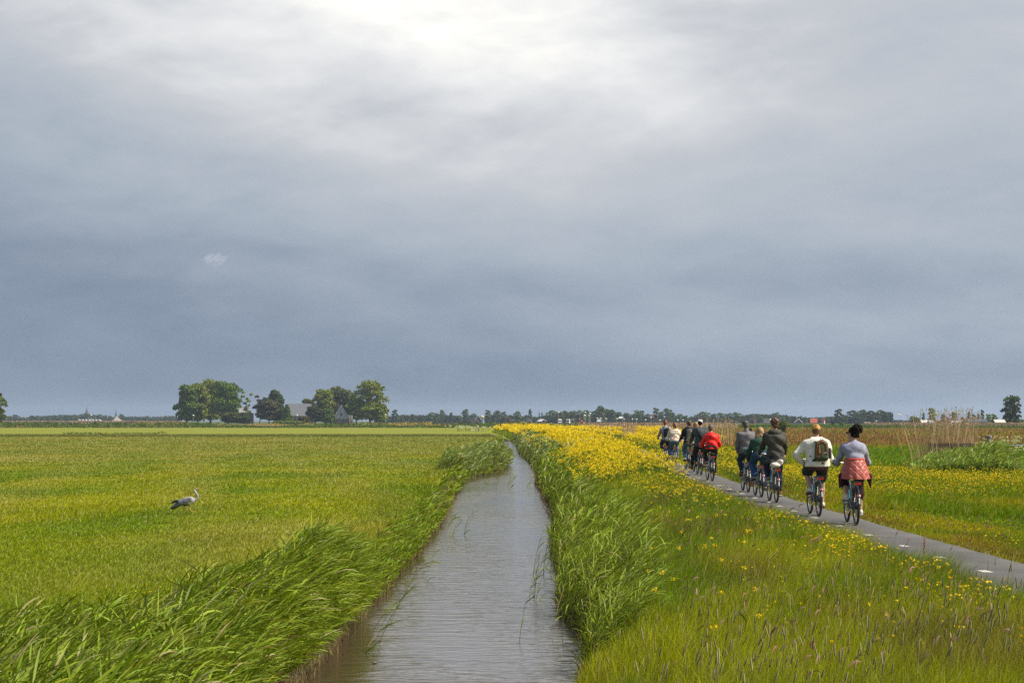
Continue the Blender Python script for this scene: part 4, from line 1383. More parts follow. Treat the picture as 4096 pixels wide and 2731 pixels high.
# big barn with solar panels, dark gable on the right
o = gable('barn', 1196, FD + 6, 11, 14, 4.2, 6.4, R(-58), M_DARKWOOD, M_SLATE, 'large dark barn with grey solar panels on its roof', base=.3, cat='barn', over=.25)
sl = MB()
k = 6.4 / 5.5
nrm = np.array([-k, 0, 1.0]); nrm /= np.linalg.norm(nrm)
for (s0, s1, y0, y1) in ((.05, .45, -6.6, -1.2), (.55, .95, -6.6, -3.4), (.55, .95, -2.4, 6.6), (.05, .45, .2, 6.6)):
    q = []
    for s_, yy in ((s0, y0), (s1, y0), (s1, y1), (s0, y1)):
        q.append(np.array([-5.75 * s_, yy, 4.2 + 6.4 * (1 - s_ * 1.03) + .34]))
    q = np.array(q)
    sl.poly(np.concatenate([q + nrm * .06, q + nrm * .16]), [[0, 1, 2, 3], [7, 6, 5, 4], [0, 4, 5, 1], [1, 5, 6, 2], [2, 6, 7, 3], [3, 7, 4, 0]])
sl.build('solar_panels', M_SOLAR, o)
# flat dark barn with a pale hipped metal roof
o = empty('barn', (gx(984, FD + 10), FD + 10, .3), R(6), 'dark cubic barn with a pale ribbed metal roof', 'barn')
MB().box((0, 0, 2.9), (8.2, 9, 5.8)).build('wall', M_DARKWOOD, o)
rr = MB().poly([[-4.4, -4.8, 5.8], [4.4, -4.8, 5.8], [4.4, 4.8, 5.8], [-4.4, 4.8, 5.8], [-3.2, .5, 8.9], [-1.0, .5, 8.9]], [[0, 1, 5, 4], [1, 2, 5], [2, 3, 4, 5], [3, 0, 4], [3, 2, 1, 0]])
for k in range(9):
    a = -4.0 + k
    rr.tube([[a, -4.85, 5.9], [-3.2 + 2.2 * (k / 8), .4, 8.96]], .06, 4)
rr.build('roof', M_ZINC, o)
wf = MB().box((1.2, -4.56, 4.2), (2.6, .14, 1.6)).build('window', M_GLASS, o)

# far buildings
gable('silo_farmhouse', 1908, 1640, 6.5, 5, 2.2, 4.2, R(20), M_DARKWOOD, M_SLATE, 'dark roofed farmhouse left of the silo', base=-.4, trim=M_WHITE)
gable('farm_cottage', 1888, 1630, 4, 4, 1.8, 2.2, R(30), M_DARKWOOD, M_TILE, 'small red roofed cottage in front of the silo farmhouse')
o = empty('silo', (gx(1928, 1640), 1640, -.4), 0, 'round pale blue grain silo with a straw coloured dome', 'silo')
MB().lathe([(1.95, 0), (1.95, 5.2), (2.0, 5.25)], n=20).build('tank', M_SILO, o, smooth=True).scale = (1, 1, 1)
MB().lathe([(2.05, 5.2), (1.9, 5.7), (1.4, 6.2), (.7, 6.5), (.05, 6.6)], n=20).build('dome', M_SILOTOP, o, smooth=True)
gable('white_roofed_barn', 2167, 1200, 3.6, 3.4, 1.8, 1.1, R(35), M_DARKWOOD, M_WHITE, 'barn with a white rusty roof left of the white truck', cat='barn')
gable('red_shed', 2052, 1400, 2.4, 2.6, 1.8, 1.0, R(80), M_REDPAINT, M_DARKWOOD, 'low dark red shed below the far trees', cat='shed')
o = gable('dark_shed', 2119, 1400, 3, 3, 1.8, 1.4, R(70), M_DARKWOOD, M_SLATE, 'dark shed under the slender dark tree', cat='shed')
gable('grey_gabled_house', 3190, 1430, 5.4, 4, 1.0, 2.3, R(10), M_SLATE, M_SLATE, 'grey gabled house left of the orange roof', trim=M_WHITE, gm=M_DARKWOOD)
gable('orange_roofed_house', 3255, 1430, 4.4, 4.8, .8, 2.8, R(84), M_CREAM, M_ORANGE, 'wide house with a bright orange roof at the village edge', over=.2)
gable('orange_roofed_house', 3293, 1440, 2, 2, 1.6, 2.2, R(60), M_CREAM, M_ORANGE, 'narrow orange roofed house right of the wide one', over=.2)
gable('red_roofed_house', 3013, 1450, 2.8, 3, 2.8, 1.8, R(50), M_DARKWOOD, M_TILE, 'brown red roofed house behind the grey capped rider', over=.2)
gable('red_roofed_house', 2606, 1480, 3, 3.4, 4.8, 1.6, R(80), M_DARKWOOD, M_TILE, 'red roof peeking out among the village trees', over=.2)
gable('orange_cottage', 2800, 1480, 2.4, 2.4, 2.2, 2.2, R(40), M_BRICK, M_ORANGE, 'small orange roof behind the white capped rider', over=.2)
gable('sheet_roofed_building', 2397, 1240, 1.8, 2, 1.8, 1.0, R(60), M_BLUEP, M_WHITE, 'small blue building with a white roof among the lamp posts', cat='building')
gable('sheet_roofed_building', 2484, 1460, 2.2, 2.2, 4.0, 1.0, R(65), M_DARKWOOD, M_WHITE, 'small white roof high among the village trees', cat='building')
o = empty('greenhouse', (gx(357, 1500), 1500, -.4), 0, 'long low white greenhouse under the hazy left trees', 'greenhouse')
MB().box((0, 0, 1.1), (17.5, 6, 2.2)).build('wall', M_WHITE, o)
g = MB()
for k in range(7):
    a = -8.75 + k * 2.5
    g.poly([[a, -3.1, 2.2], [a + 2.5, -3.1, 2.2], [a + 1.25, -3.1, 3.3], [a, 3.1, 2.2], [a + 2.5, 3.1, 2.2], [a + 1.25, 3.1, 3.3]], [[0, 1, 2], [5, 4, 3], [1, 4, 5, 2], [3, 0, 2, 5]])
g.build('roof', M_ZINC, o)
# pyramid roofed farm far left
o = empty('pyramid_roofed_farm', (gx(466, 1550), 1550, -.4), R(28), 'old farm with a tall pale pyramid roof at the far left', 'farm')
MB().box((0, 0, .7), (8.2, 8.2, 1.4)).build('wall', M_BRICK, o)
MB().poly([[-4.4, -4.4, 1.3], [4.4, -4.4, 1.3], [4.4, 4.4, 1.3], [-4.4, 4.4, 1.3], [0, 0, 6.0]], [[0, 1, 4], [1, 2, 4], [2, 3, 4], [3, 0, 4], [3, 2, 1, 0]]).build('roof', M_THATCH, o)
# churches
M_TOWER = mat('tower_brick', (.16, .10, .09), .9)
o = empty('church_tower', (gx(347, 3300), 3300, -.4), R(10), 'hazy square church tower with a small spire on the left horizon', 'church tower')
MB().box((0, 0, 8.2), (5.6, 5.6, 16.4)).build('tower', M_TOWER, o)
MB().lathe([(2.3, 16.4), (1.6, 18.2), (1.3, 18.4), (1.3, 20), (.5, 21.2), (.25, 25), (.05, 27)], n=8).build('spire', M_SLATE, o)
o = empty('church_spire', (gx(464, 3000), 3000, -.4), 0, 'thin dark needle spire above the pyramid roofed farm', 'church spire')
MB().box((0, 0, 5), (3, 3, 10)).build('tower', M_TOWER, o)
MB().lathe([(1.7, 10), (1.0, 12.5), (1.1, 12.6), (.6, 15), (.2, 19)], n=8).build('spire', M_SLATE, o)
# low sheds right
for i, (px, w, top, hh, D, wm, rm, lab) in enumerate([
        (3703, 44, 1683, 1.0, 640, M_THATCH, M_CREAM, 'low rubbly shed left of the tall dry reeds'), (3722, 15, 1684, .8, 630, M_CREAM, M_ZINC, 'small pale cabin behind the dry reeds'),
        (3800, 44, 1675, 1.2, 655, M_DARKWOOD, M_DARKWOOD, 'black gabled shed right of the pale cabin'), (3820, 30, 1686, .9, 630, M_GREYWALL, M_ZINC, 'small white gabled hut in front of the black shed'),
        (3900, 88, 1678, 1.3, 640, M_DARKWOOD, M_SLATE, 'long shed with a blue grey roof'), (3995, 40, 1681, 1.3, 640, M_DARKWOOD, M_CREAM, 'open dark shelter with a flat pale roof'),
        (3845, 30, 1681, 1.0, 650, M_DARKWOOD, M_GREYWOOD, 'low dark lean-to between the huts'), (3468, 24, 1690, .6, 900, M_DARKWOOD, M_GREYWOOD, 'small dark hut at the foot of the dark wood')]):
    W_ = w / FPX * D; Ht = gz(top, D) + .3
    gable('low_shed', px, D, 5, W_, Ht * .62, Ht * .38, R(90), wm, rm, lab, base=-.3, over=.15, cat='shed')

# ------------------------------------------------------------------ poles, lamps, signs, vehicles
def lamp(px, top, D, lab, kind='street_lamp', arm=1, r=.09):
    H = gz(top, D) + .4
    o = empty(kind, (gx(px, D), D, -.4), 0, lab, 'street lamp', 'street lamps along the far road')
    MB().tube([[0, 0, 0], [0, 0, H * .5], [0, 0, H - .2]], [r * 1.5, r * 1.2, r], 8).build('pole', M_POST, o, smooth=True)
    MB().lathe([(.12, -.35), (.55, -.1), (.5, .12), (.15, .3), (.02, .34)], (0, 0, H - .05), 10).build('lamp_hood', M_LAMP, o, smooth=True)


lamps = [(2234, 1648, 1000), (2338, 1661, 900), (2341, 1648, 1250), (2356, 1661, 900), (2360, 1653, 900), (2389, 1672, 1100), (2402, 1672, 1120), (2424, 1674, 1050), (2468, 1674, 1150),
         (2496, 1675, 1180), (2529, 1675, 1150), (2546, 1676, 1080), (2582, 1678, 1080), (2604, 1669, 1060), (2640, 1679, 1080), (2711, 1679, 1150), (2732, 1679, 1160)]
sides = ['first', 'second', 'third', 'fourth', 'fifth', 'sixth', 'seventh', 'eighth', 'ninth', 'tenth', 'eleventh', 'twelfth', 'thirteenth', 'fourteenth', 'fifteenth', 'sixteenth', 'seventeenth']
for i, (px, top, D) in enumerate(lamps):
    lamp(px, top, D, f'pale street lamp, {sides[i]} from the left along the village road')
lamp(773, 1660, 1040, 'lamp post in front of the left farm grove')
lamp(365, 1659, 1100, 'lone lamp post before the white greenhouse')
lamp(1188, 1659, 1050, 'lamp post in front of the solar roofed barn')
lamp(1542, 1658, 1030, 'lamp post at the right end of the farm')
lamp(1848, 1664, 1300, 'lamp post left of the silo farm')
lamp(3505, 1683, 1150, 'thin pole in front of the dark wood', r=.05)


def truck(px, D, rz, lab):
    o = empty('truck', (gx(px, D), D, -.35), rz, lab, 'truck')
    m = MB().box((0, 0, 1.7), (2.4, 2.0, 2.3)); m.box((0, .15, 3.0), (2.2, 1.6, .5), taper=.8)
    m.build('cab', M_WHITE, o)
    MB().box((0, -1.03, 2.15), (2.1, .08, .8)).build('windscreen', M_GLASS, o)
    MB().box((1.23, -.2, 2.15), (.06, 1.0, .7)).build('side_window', M_GLASS, o)
    MB().box((-1.23, -.2, 2.15), (.06, 1.0, .7)).build('side_window', M_GLASS, o)
    MB().box((0, 3.6, .8), (2.3, 5.0, .4)).build('flatbed', M_DARKWOOD, o)
    MB().box((0, -1.04, .85), (2.3, .1, .4)).build('bumper', M_TYREB, o)
    for sx in (-1, 1):
        for yy in (-.1, 3.2, 4.6):
            w_ = MB(); w_.tube([[sx * .85, yy, .48], [sx * 1.15, yy, .48]], .48, 14); w_.build('wheel', M_TYREB, o)
truck(2239, 1290, R(20), 'white truck cab standing left on the far road')
truck(2272, 1290, R(-20), 'white truck cab standing right on the far road')
o = empty('motorhome', (gx(3074, 1300), 1300, -.1), R(35), 'white motorhome parked at the village edge', 'motorhome')
MB().poly([[-1.1, -3.4, .5], [1.1, -3.4, .5], [1.1, 3.4, .5], [-1.1, 3.4, .5], [-1.05, -3.4, 1.5], [1.05, -3.4, 1.5], [1.1, 3.4, 3.0], [-1.1, 3.4, 3.0], [-1.1, -2.6, 3.0], [1.1, -2.6, 3.0]],
          [[0, 1, 5, 4], [4, 5, 9, 8], [8, 9, 6, 7], [3, 2, 1, 0], [2, 3, 7, 6], [1, 2, 6, 9, 5], [3, 0, 4, 8, 7]]).build('body', M_WHITE, o)
for yy in (-2, 2.2):
    for sx in (-1, 1):
        MB().tube([[sx * .85, yy, .36], [sx * 1.12, yy, .36]], .36, 14).build('wheel', M_TYREB, o)
for yy in (-1.6, .2, 2.0):
    MB().box((-1.13, yy, 2.0), (.06, 1.0, .6)).build('window', M_GLASS, o)
MB().box((0, -3.1, 2.2), (1.8, .5, .6)).build('windscreen', M_GLASS, o)


def board(name, px, py, D, w, h, m, lab, top=None, tm=None, cat='sign'):
    z = gz(py, D)
    o = empty(name, (gx(px, D), D, -.3), 0, lab, cat)
    MB().tube([[-w * .3, .05, 0], [-w * .3, .05, z + .3]], .04, 6).build('post', M_POST, o)
    MB().tube([[w * .3, .05, 0], [w * .3, .05, z + .3]], .04, 6).build('post', M_POST, o)
    MB().box((0, 0, z + .3), (w, .05, h)).build('panel', m, o)
    if tm is not None:
        MB().box((0, -.04, z + .3 + h * .28), (w * .7, .04, h * .3)).build('stripe', tm, o)
    return o
board('roadworks_board', 2326, 1687, 600, .62, .95, M_REDPAINT, 'red and white roadworks board behind the yellow flowers', tm=M_WHITE)
board('roadworks_board', 2318, 1678, 650, .5, .9, M_REDPAINT, 'faded red and white board left of the amber beacon', tm=M_WHITE)
board('warning_board', 2291, 1677, 700, 1.0, .45, M_WHITE, 'white sign board with a red end right of the trucks', tm=M_REDPAINT)
board('red_white_sign', 2093, 1686, 800, .6, 1.0, M_REDPAINT, 'red and white sign far off left of the trucks', tm=M_WHITE)
o = empty('beacon', (gx(2334, 590), 590, -.2), 0, 'round amber beacon on a short post by the roadworks board', 'beacon')
MB().tube([[0, 0, 0], [0, 0, 1.1]], .04, 6).build('post', M_POST, o)
MB().lathe([(.02, 1.1), (.22, 1.15), (.26, 1.35), (.18, 1.55), (.02, 1.6)], n=12).build('lens', M_AMBER, o, smooth=True)
# lighting mast leaning
for px0, px1, t0, t1, lab in ((2339, 2347, 1690, 1656, 'slanting pale pole among the village lamps'),):
    D = 880
    o = MB().tube([[gx(px0, D), D, -.3], [gx(px1, D), D, gz(t1, D)]], .10, 6).build('leaning_pole', M_POST); tag(o, lab, 'pole')

# ------------------------------------------------------------------ field gates and fences
D = 459
o = empty('gate_post', (gx(2001, D), D, -.4), 0, 'dark upright gate post at the end of the rail fence', 'post')
MB().box((0, 0, .75), (.24, .24, 1.5)).build('post', M_DARKWOOD, o)
for k in (.45, .8, 1.15):
    MB().box((-.45, -.1, k), (.75, .05, .07)).build('rail_stub', M_GREYWOOD, o)
x0, x1 = gx(2001, D) + .15, gx(2088, 380)
o = empty('rail_fence', (0, 0, 0), 0, 'long grey rail fence sloping toward the yellow flowers', 'fence')
for zf in (1.02, .55):
    MB().tube([[x0, D, -.4 + zf * 1.15], [(x0 + x1) / 2, (D + 380) / 2, -.4 + zf * 1.1], [x1, 380, -.4 + zf * 1.0]], .085, 5).build('rail', M_GREYWOOD, o)
for f in (.33, .66, 1.0):
    MB().box((x0 + (x1 - x0) * f, D + (380 - D) * f, .1), (.18, .18, 1.1)).build('post', M_GREYWOOD, o)
D = 430
o = empty('broken_gate', (gx(1914, D), D, -.4), 0, 'broken gate of white boards leaning on a brown post', 'gate')
MB().box((0, 0, .5), (.24, .2, 1.1)).build('post', mat('brown_post', (.10, .05, .04), .8), o)
MB().tube([[-.75, 0, .25], [0, -.12, 1.05]], .11, 4).build('brace', M_PALEWOOD, o)
MB().tube([[-1.7, 0, .05], [0, -.12, .32]], .10, 4).build('brace', M_PALEWOOD, o)
o = empty('hurdle', (gx(1930, 660), 660, -.3), 0, 'small dark wooden hurdle among far yellow flowers', 'fence')
for zf in (.5, .9):
    MB().tube([[-1.0, 0, zf - .1], [0, 0, zf + .15], [1.0, 0, zf]], .07, 5).build('rail', M_DARKWOOD, o)
for xx in (-.95, 0, .95):
    MB().box((xx, .1, .5), (.12, .1, 1.1)).build('post', M_DARKWOOD, o)
# two thin stakes by the end of the ditch
for px, lab in ((2008, 'thin stake at the end of the open water'), (2031, 'thin stake right of the other by the water end')):
    o = MB().tube([[gx(px, 262), 262, -.5], [gx(px, 262) + .03, 262, .55]], [.05, .04], 6).build('stake', M_DARKWOOD); tag(o, lab, 'stake')

# right hand side: post, plank fence, metal gate
fp = empty('fence_post', (gx(3953, 85.6), 85.6, -.3), 0, 'weathered round fence post rising from the leafy mound', 'post')
MB().lathe([(.12, 0), (.125, 1.2), (.13, 1.35), (.11, 1.42), (.16, 1.43), (.155, 1.51), (.02, 1.53)], n=12).build('shaft', M_GREYWOOD, fp, smooth=True)
o = empty('plank_fence', (gx(3722, 85.5), 85.5, -.3), 0, 'brown plank fence half hidden behind the leafy mound', 'fence')
MB().box((.9, 0, 1.10), (1.95, .05, .17)).build('plank', M_PLANK, o)
for xx in (.0, .95):
    MB().box((xx, .07, .6), (.12, .08, 1.15)).build('post', M_GREYWOOD, o)
o = empty('metal_gate', (gx(4028, 84), 84, -.3), 0, 'galvanised tube gate leaving the picture on the right', 'gate')
for z in (1.42, .95, 1.0 - .10):
    pass
MB().tube([[0, 0, 1.10], [3.2, -.3, 1.14]], .040, 10).build('rail', M_STEEL, o, smooth=True)
MB().tube([[0, 0, .42], [3.2, -.3, .44]], .034, 10).build('rail', M_STEEL, o, smooth=True)
MB().tube([[3.2, -.3, .1], [3.2, -.3, 1.2]], .035, 10).build('upright', M_STEEL, o, smooth=True)

# gull in the sky right of the dark wood
o = empty('flying_bird', (gx(3596, 300), 300, gz(1658, 300)), R(20), 'tiny white bird flying above the right horizon', 'bird')
bb = MB(); bb.tube([[-.28, 0, 0], [-.12, 0, .02], [.08, 0, .02], [.24, 0, .04]], [.01, .06, .07, .02], 8); bb.build('body', M_WHITE, o, smooth=True)
MB().poly([[-.1, 0, .05], [.12, 0, .05], [.05, -.1, .35], [-.08, -.12, .45], [-.1, .01, .06], [.12, .01, .06], [.05, -.09, .36], [-.08, -.11, .46]], [[0, 1, 2, 3], [7, 6, 5, 4], [0, 4, 5, 1], [1, 5, 6, 2], [2, 6, 7, 3], [3, 7, 4, 0]]).build('wing', M_WHITE, o)
MB().poly([[-.1, 0, .03], [.12, 0, .03], [.05, .12, -.22], [-.08, .14, -.3], [-.1, .01, .02], [.12, .01, .02], [.05, .13, -.23], [-.08, .15, -.31]], [[3, 2, 1, 0], [4, 5, 6, 7], [1, 5, 4, 0], [2, 6, 5, 1], [3, 7, 6, 2], [0, 4, 7, 3]]).build('wing', M_WHITE, o)

# stones in the ditch
M_STONE = mat('wet_stone', (.12, .09, .07), .6, nscale=20, namt=.3)
def stone(px, py, r, lab):
    x, y = gp(px, py, WZ)
    V, F = [], []
    m = MB(); m.lathe([(.02, -.5), (.75, -.35), (1.0, 0), (.85, .35), (.45, .55), (.02, .6)], n=12)
    o = m.build('stone', M_STONE, None, smooth=True)
    o.location = (x, y, WZ + .01); o.scale = (r, r * .8, r * .55); o.rotation_euler = (.1, .15, 1)
    tag(o, lab, 'stone')
stone(1498, 2652, .035, 'small pale stone breaking the water near the camera')
stone(1270, 2625, .09, 'dark stone in the water at the foot of the left reeds')

# ------------------------------------------------------------------ air
M_HAZE = bpy.data.materials.new('haze_air')
M_HAZE.use_nodes = True
nt = M_HAZE.node_tree
nt.nodes.clear()
mo = nt.nodes.new('ShaderNodeOutputMaterial')
pv = nt.nodes.new('ShaderNodeVolumePrincipled')
pv.inputs['Color'].default_value = (.62, .76, .95, 1)
pv.inputs['Density'].default_value = 0.00010
pv.inputs['Anisotropy'].default_value = 0.2
nt.links.new(pv.outputs[0], mo.inputs['Volume'])
hz = MB().box((0, 4900, 39), (24000, 14000, 88)).build('haze', M_HAZE)
tag(hz, kind='stuff')
hz['label'] = 'thin pale haze over the flat land'

# ------------------------------------------------------------------ smooth bodies from distance fields
class Body:
    """Tapered limbs and ellipsoids blended smoothly, then turned into one closed surface."""
    def __init__(s, k=.03):
        s.p, s.k = [], k

    def cone(s, a, b, ra, rb, flat=1.0, k=None):
        """flat > 1 makes the piece shallower front to back."""
        s.p.append(('c', np.array(a, float), np.array(b, float), ra, rb, flat, s.k if k is None else k)); return s

    def ell(s, c, r, rot=None, k=None):
        s.p.append(('e', np.array(c, float), np.array(r, float), rot, None, None, s.k if k is None else k)); return s

    def chain(s, pts, rs, **kw):
        for i in range(len(pts) - 1):
            s.cone(pts[i], pts[i + 1], rs[i], rs[i + 1], **kw)
        return s

    def mesh(s, vox, clip=None, wrinkle=0.0, wf=9.0, seed=0):
        lo, hi = np.full(3, 1e9), np.full(3, -1e9)
        bb = []
        for q in s.p:
            if q[0] == 'c':
                r = max(q[3], q[4]); l, h = np.minimum(q[1], q[2]) - r, np.maximum(q[1], q[2]) + r
            else:
                r = max(q[2]) if q[3] is not None else q[2]
                l, h = q[1] - r, q[1] + r
            bb.append((l, h)); lo = np.minimum(lo, l); hi = np.maximum(hi, h)
        lo -= vox * 3 + .02; hi += vox * 3 + .02
        dim = np.ceil((hi - lo) / vox).astype(int) + 1
        F = np.full(dim, .5, np.float32)
        ax = [lo[i] + np.arange(dim[i]) * vox for i in range(3)]
        for q, (l, h) in zip(s.p, bb):
            mg = .07
            i0 = np.maximum(((l - mg - lo) / vox).astype(int), 0)
            i1 = np.minimum(((h + mg - lo) / vox).astype(int) + 2, dim)
            X, Y, Z = np.meshgrid(ax[0][i0[0]:i1[0]], ax[1][i0[1]:i1[1]], ax[2][i0[2]:i1[2]], indexing='ij')
            if q[0] == 'c':
                a, b, ra, rb, fl = q[1:6]
                sc = np.array([1, fl, 1])
                A, B = a * sc, b * sc
                d = B - A
                px_, py2, pz = X - A[0], Y * fl - A[1], Z - A[2]
                t_ = np.clip((px_ * d[0] + py2 * d[1] + pz * d[2]) / (d @ d + 1e-9), 0, 1)
                D = np.sqrt((px_ - t_ * d[0]) ** 2 + (py2 - t_ * d[1]) ** 2 + (pz - t_ * d[2]) ** 2) - (ra + (rb - ra) * t_)
                D /= max(1, fl ** .5)
            else:
                P = np.stack([X - q[1][0], Y - q[1][1], Z - q[1][2]], -1)
                if q[3] is not None:
                    P = P @ np.array(q[3])
                k0 = np.linalg.norm(P / q[2], axis=-1); k1 = np.linalg.norm(P / q[2] ** 2, axis=-1) + 1e-6
                D = k0 * (k0 - 1) / k1
            sl = tuple(slice(i0[i], i1[i]) for i in range(3))
            O = F[sl]
            k = q[6]
            if k > 0:
                hh = np.clip(.5 + .5 * (O - D) / k, 0, 1)
                F[sl] = O * (1 - hh) + D * hh - k * hh * (1 - hh)
            else:
                F[sl] = np.minimum(O, D)
        if wrinkle or clip is not None:
            X, Y, Z = np.meshgrid(*ax, indexing='ij')
            if wrinkle:
                w_ = np.sin(Z * wf * 3.1 + 2.2 * np.sin(X * wf * 1.1 + seed) + 1.7 * np.sin(Y * wf + seed * 2)) * .6 + np.sin(X * wf * 2.3 + Z * wf * 2.6 + seed * 3 + 1.3 * np.sin(Z * wf * 1.2)) * .4
                F += (wrinkle * w_).astype(np.float32)
            if clip is not None:
                F = np.maximum(F, clip(X, Y, Z))
        return surface_net(F, lo, vox)


def surface_net(F, lo, vox):
    ins = F < 0
    nx, ny, nz = F.shape
    c = np.zeros((nx - 1, ny - 1, nz - 1), int)
    for i in (0, 1):
        for j in (0, 1):
            for k in (0, 1):
                c += ins[i:nx - 1 + i, j:ny - 1 + j, k:nz - 1 + k]
    act = (c > 0) & (c < 8)
    ids = np.full(act.shape, -1); ids[act] = np.arange(act.sum())
    I = np.argwhere(act)
    S = np.zeros((len(I), 3)); n = np.zeros(len(I))
    off = [(i, j, k) for i in (0, 1) for j in (0, 1) for k in (0, 1)]
    for a in off:
        for d in range(3):
            if a[d] == 0:
                b = list(a); b[d] = 1
                fa = F[I[:, 0] + a[0], I[:, 1] + a[1], I[:, 2] + a[2]]
                fb = F[I[:, 0] + b[0], I[:, 1] + b[1], I[:, 2] + b[2]]
                m = (fa < 0) != (fb < 0)
                t_ = np.where(m, fa / (fa - fb + 1e-12), 0)
                P = np.tile(np.array(a, float), (len(I), 1)); P[:, d] += t_
                S += P * m[:, None]; n += m
    V = (I + S / np.maximum(n, 1)[:, None]) * vox + lo
    Fc = []
    for d in range(3):
        e = [0, 0, 0]; e[d] = 1
        A = ins[:nx - e[0], :ny - e[1], :nz - e[2]]; B = ins[e[0]:, e[1]:, e[2]:]
        J = np.argwhere(A != B)
        o1, o2 = [(d + 1) % 3, (d + 2) % 3]
        ok = (J[:, o1] > 0) & (J[:, o2] > 0) & (J[:, o1] < F.shape[o1] - 1) & (J[:, o2] < F.shape[o2] - 1)
        J = J[ok]
        q = []
        for s1, s2 in ((1, 1), (0, 1), (0, 0), (1, 0)):
            K = J.copy(); K[:, o1] -= s1; K[:, o2] -= s2
            q.append(ids[K[:, 0], K[:, 1], K[:, 2]])
        q = np.stack(q, 1)
        fl = ins[J[:, 0], J[:, 1], J[:, 2]]
        q[~fl] = q[~fl][:, ::-1]
        Fc.append(q)
    return V, np.concatenate(Fc)


def skin_obj(name, body, vox, m, parent=None, **k):
    V, F = body.mesh(vox, **k)
    return obj_np(name, V, F, m, parent=parent, smooth=True)


def col_obj(name, body, vox, m, colfn, parent=None, **k):
    V, F = body.mesh(vox, **k)
    return obj_np(name, V, F, m, parent=parent, smooth=True, col=colfn(V))


# ------------------------------------------------------------------ bicycle, rear wheel on the ground at the origin, facing +Y
M_BLACK = mat('black_bicycle_paint', (.022, .023, .026), .35, coat=.3)
M_TYRE = mat('black_rubber', (.035, .034, .033), .8)
M_ALU = mat('brushed_aluminium', (.40, .40, .40), .4, metal=.9)
M_RIM = mat('dark_rim', (.12, .12, .125), .4, metal=.6)
M_CHROME = mat('chrome', (.8, .8, .8), .15, metal=1)
M_SPOKE = mat('spokes', (.22, .22, .22), .4, metal=.6)
M_SADDLE = mat('black_saddle', (.02, .02, .02), .55)
M_REARLIGHT = mat('red_rear_light', (.55, .02, .02), .2, coat=.6)
M_REFLECT = mat('pale_reflector', (.65, .66, .66), .3)
M_PINK = mat('pink_sticker', (.75, .25, .22), .5)
M_YSTICK = mat('yellow_sticker', (.8, .72, .05), .5)
M_CYAN = mat('cyan_frame_decal', (.10, .48, .60), .4)
M_GREYCASE = mat('pale_battery_case', (.55, .57, .58), .45)

WB = 1.12     # wheelbase


def ring(m, y, z, R_, r, n=40, k=8, x=0.0):
    a = np.linspace(0, 2 * math.pi, n, endpoint=False)
    m.tube(np.stack([np.full(n, x), y + R_ * np.cos(a), z + R_ * np.sin(a)], 1), r, k, closed=True)
    return m


def arc(y, z, R_, a0, a1, n=14):
    a = np.radians(np.linspace(a0, a1, n))
    return np.stack([np.zeros(n), y + R_ * np.cos(a), z + R_ * np.sin(a)], 1)


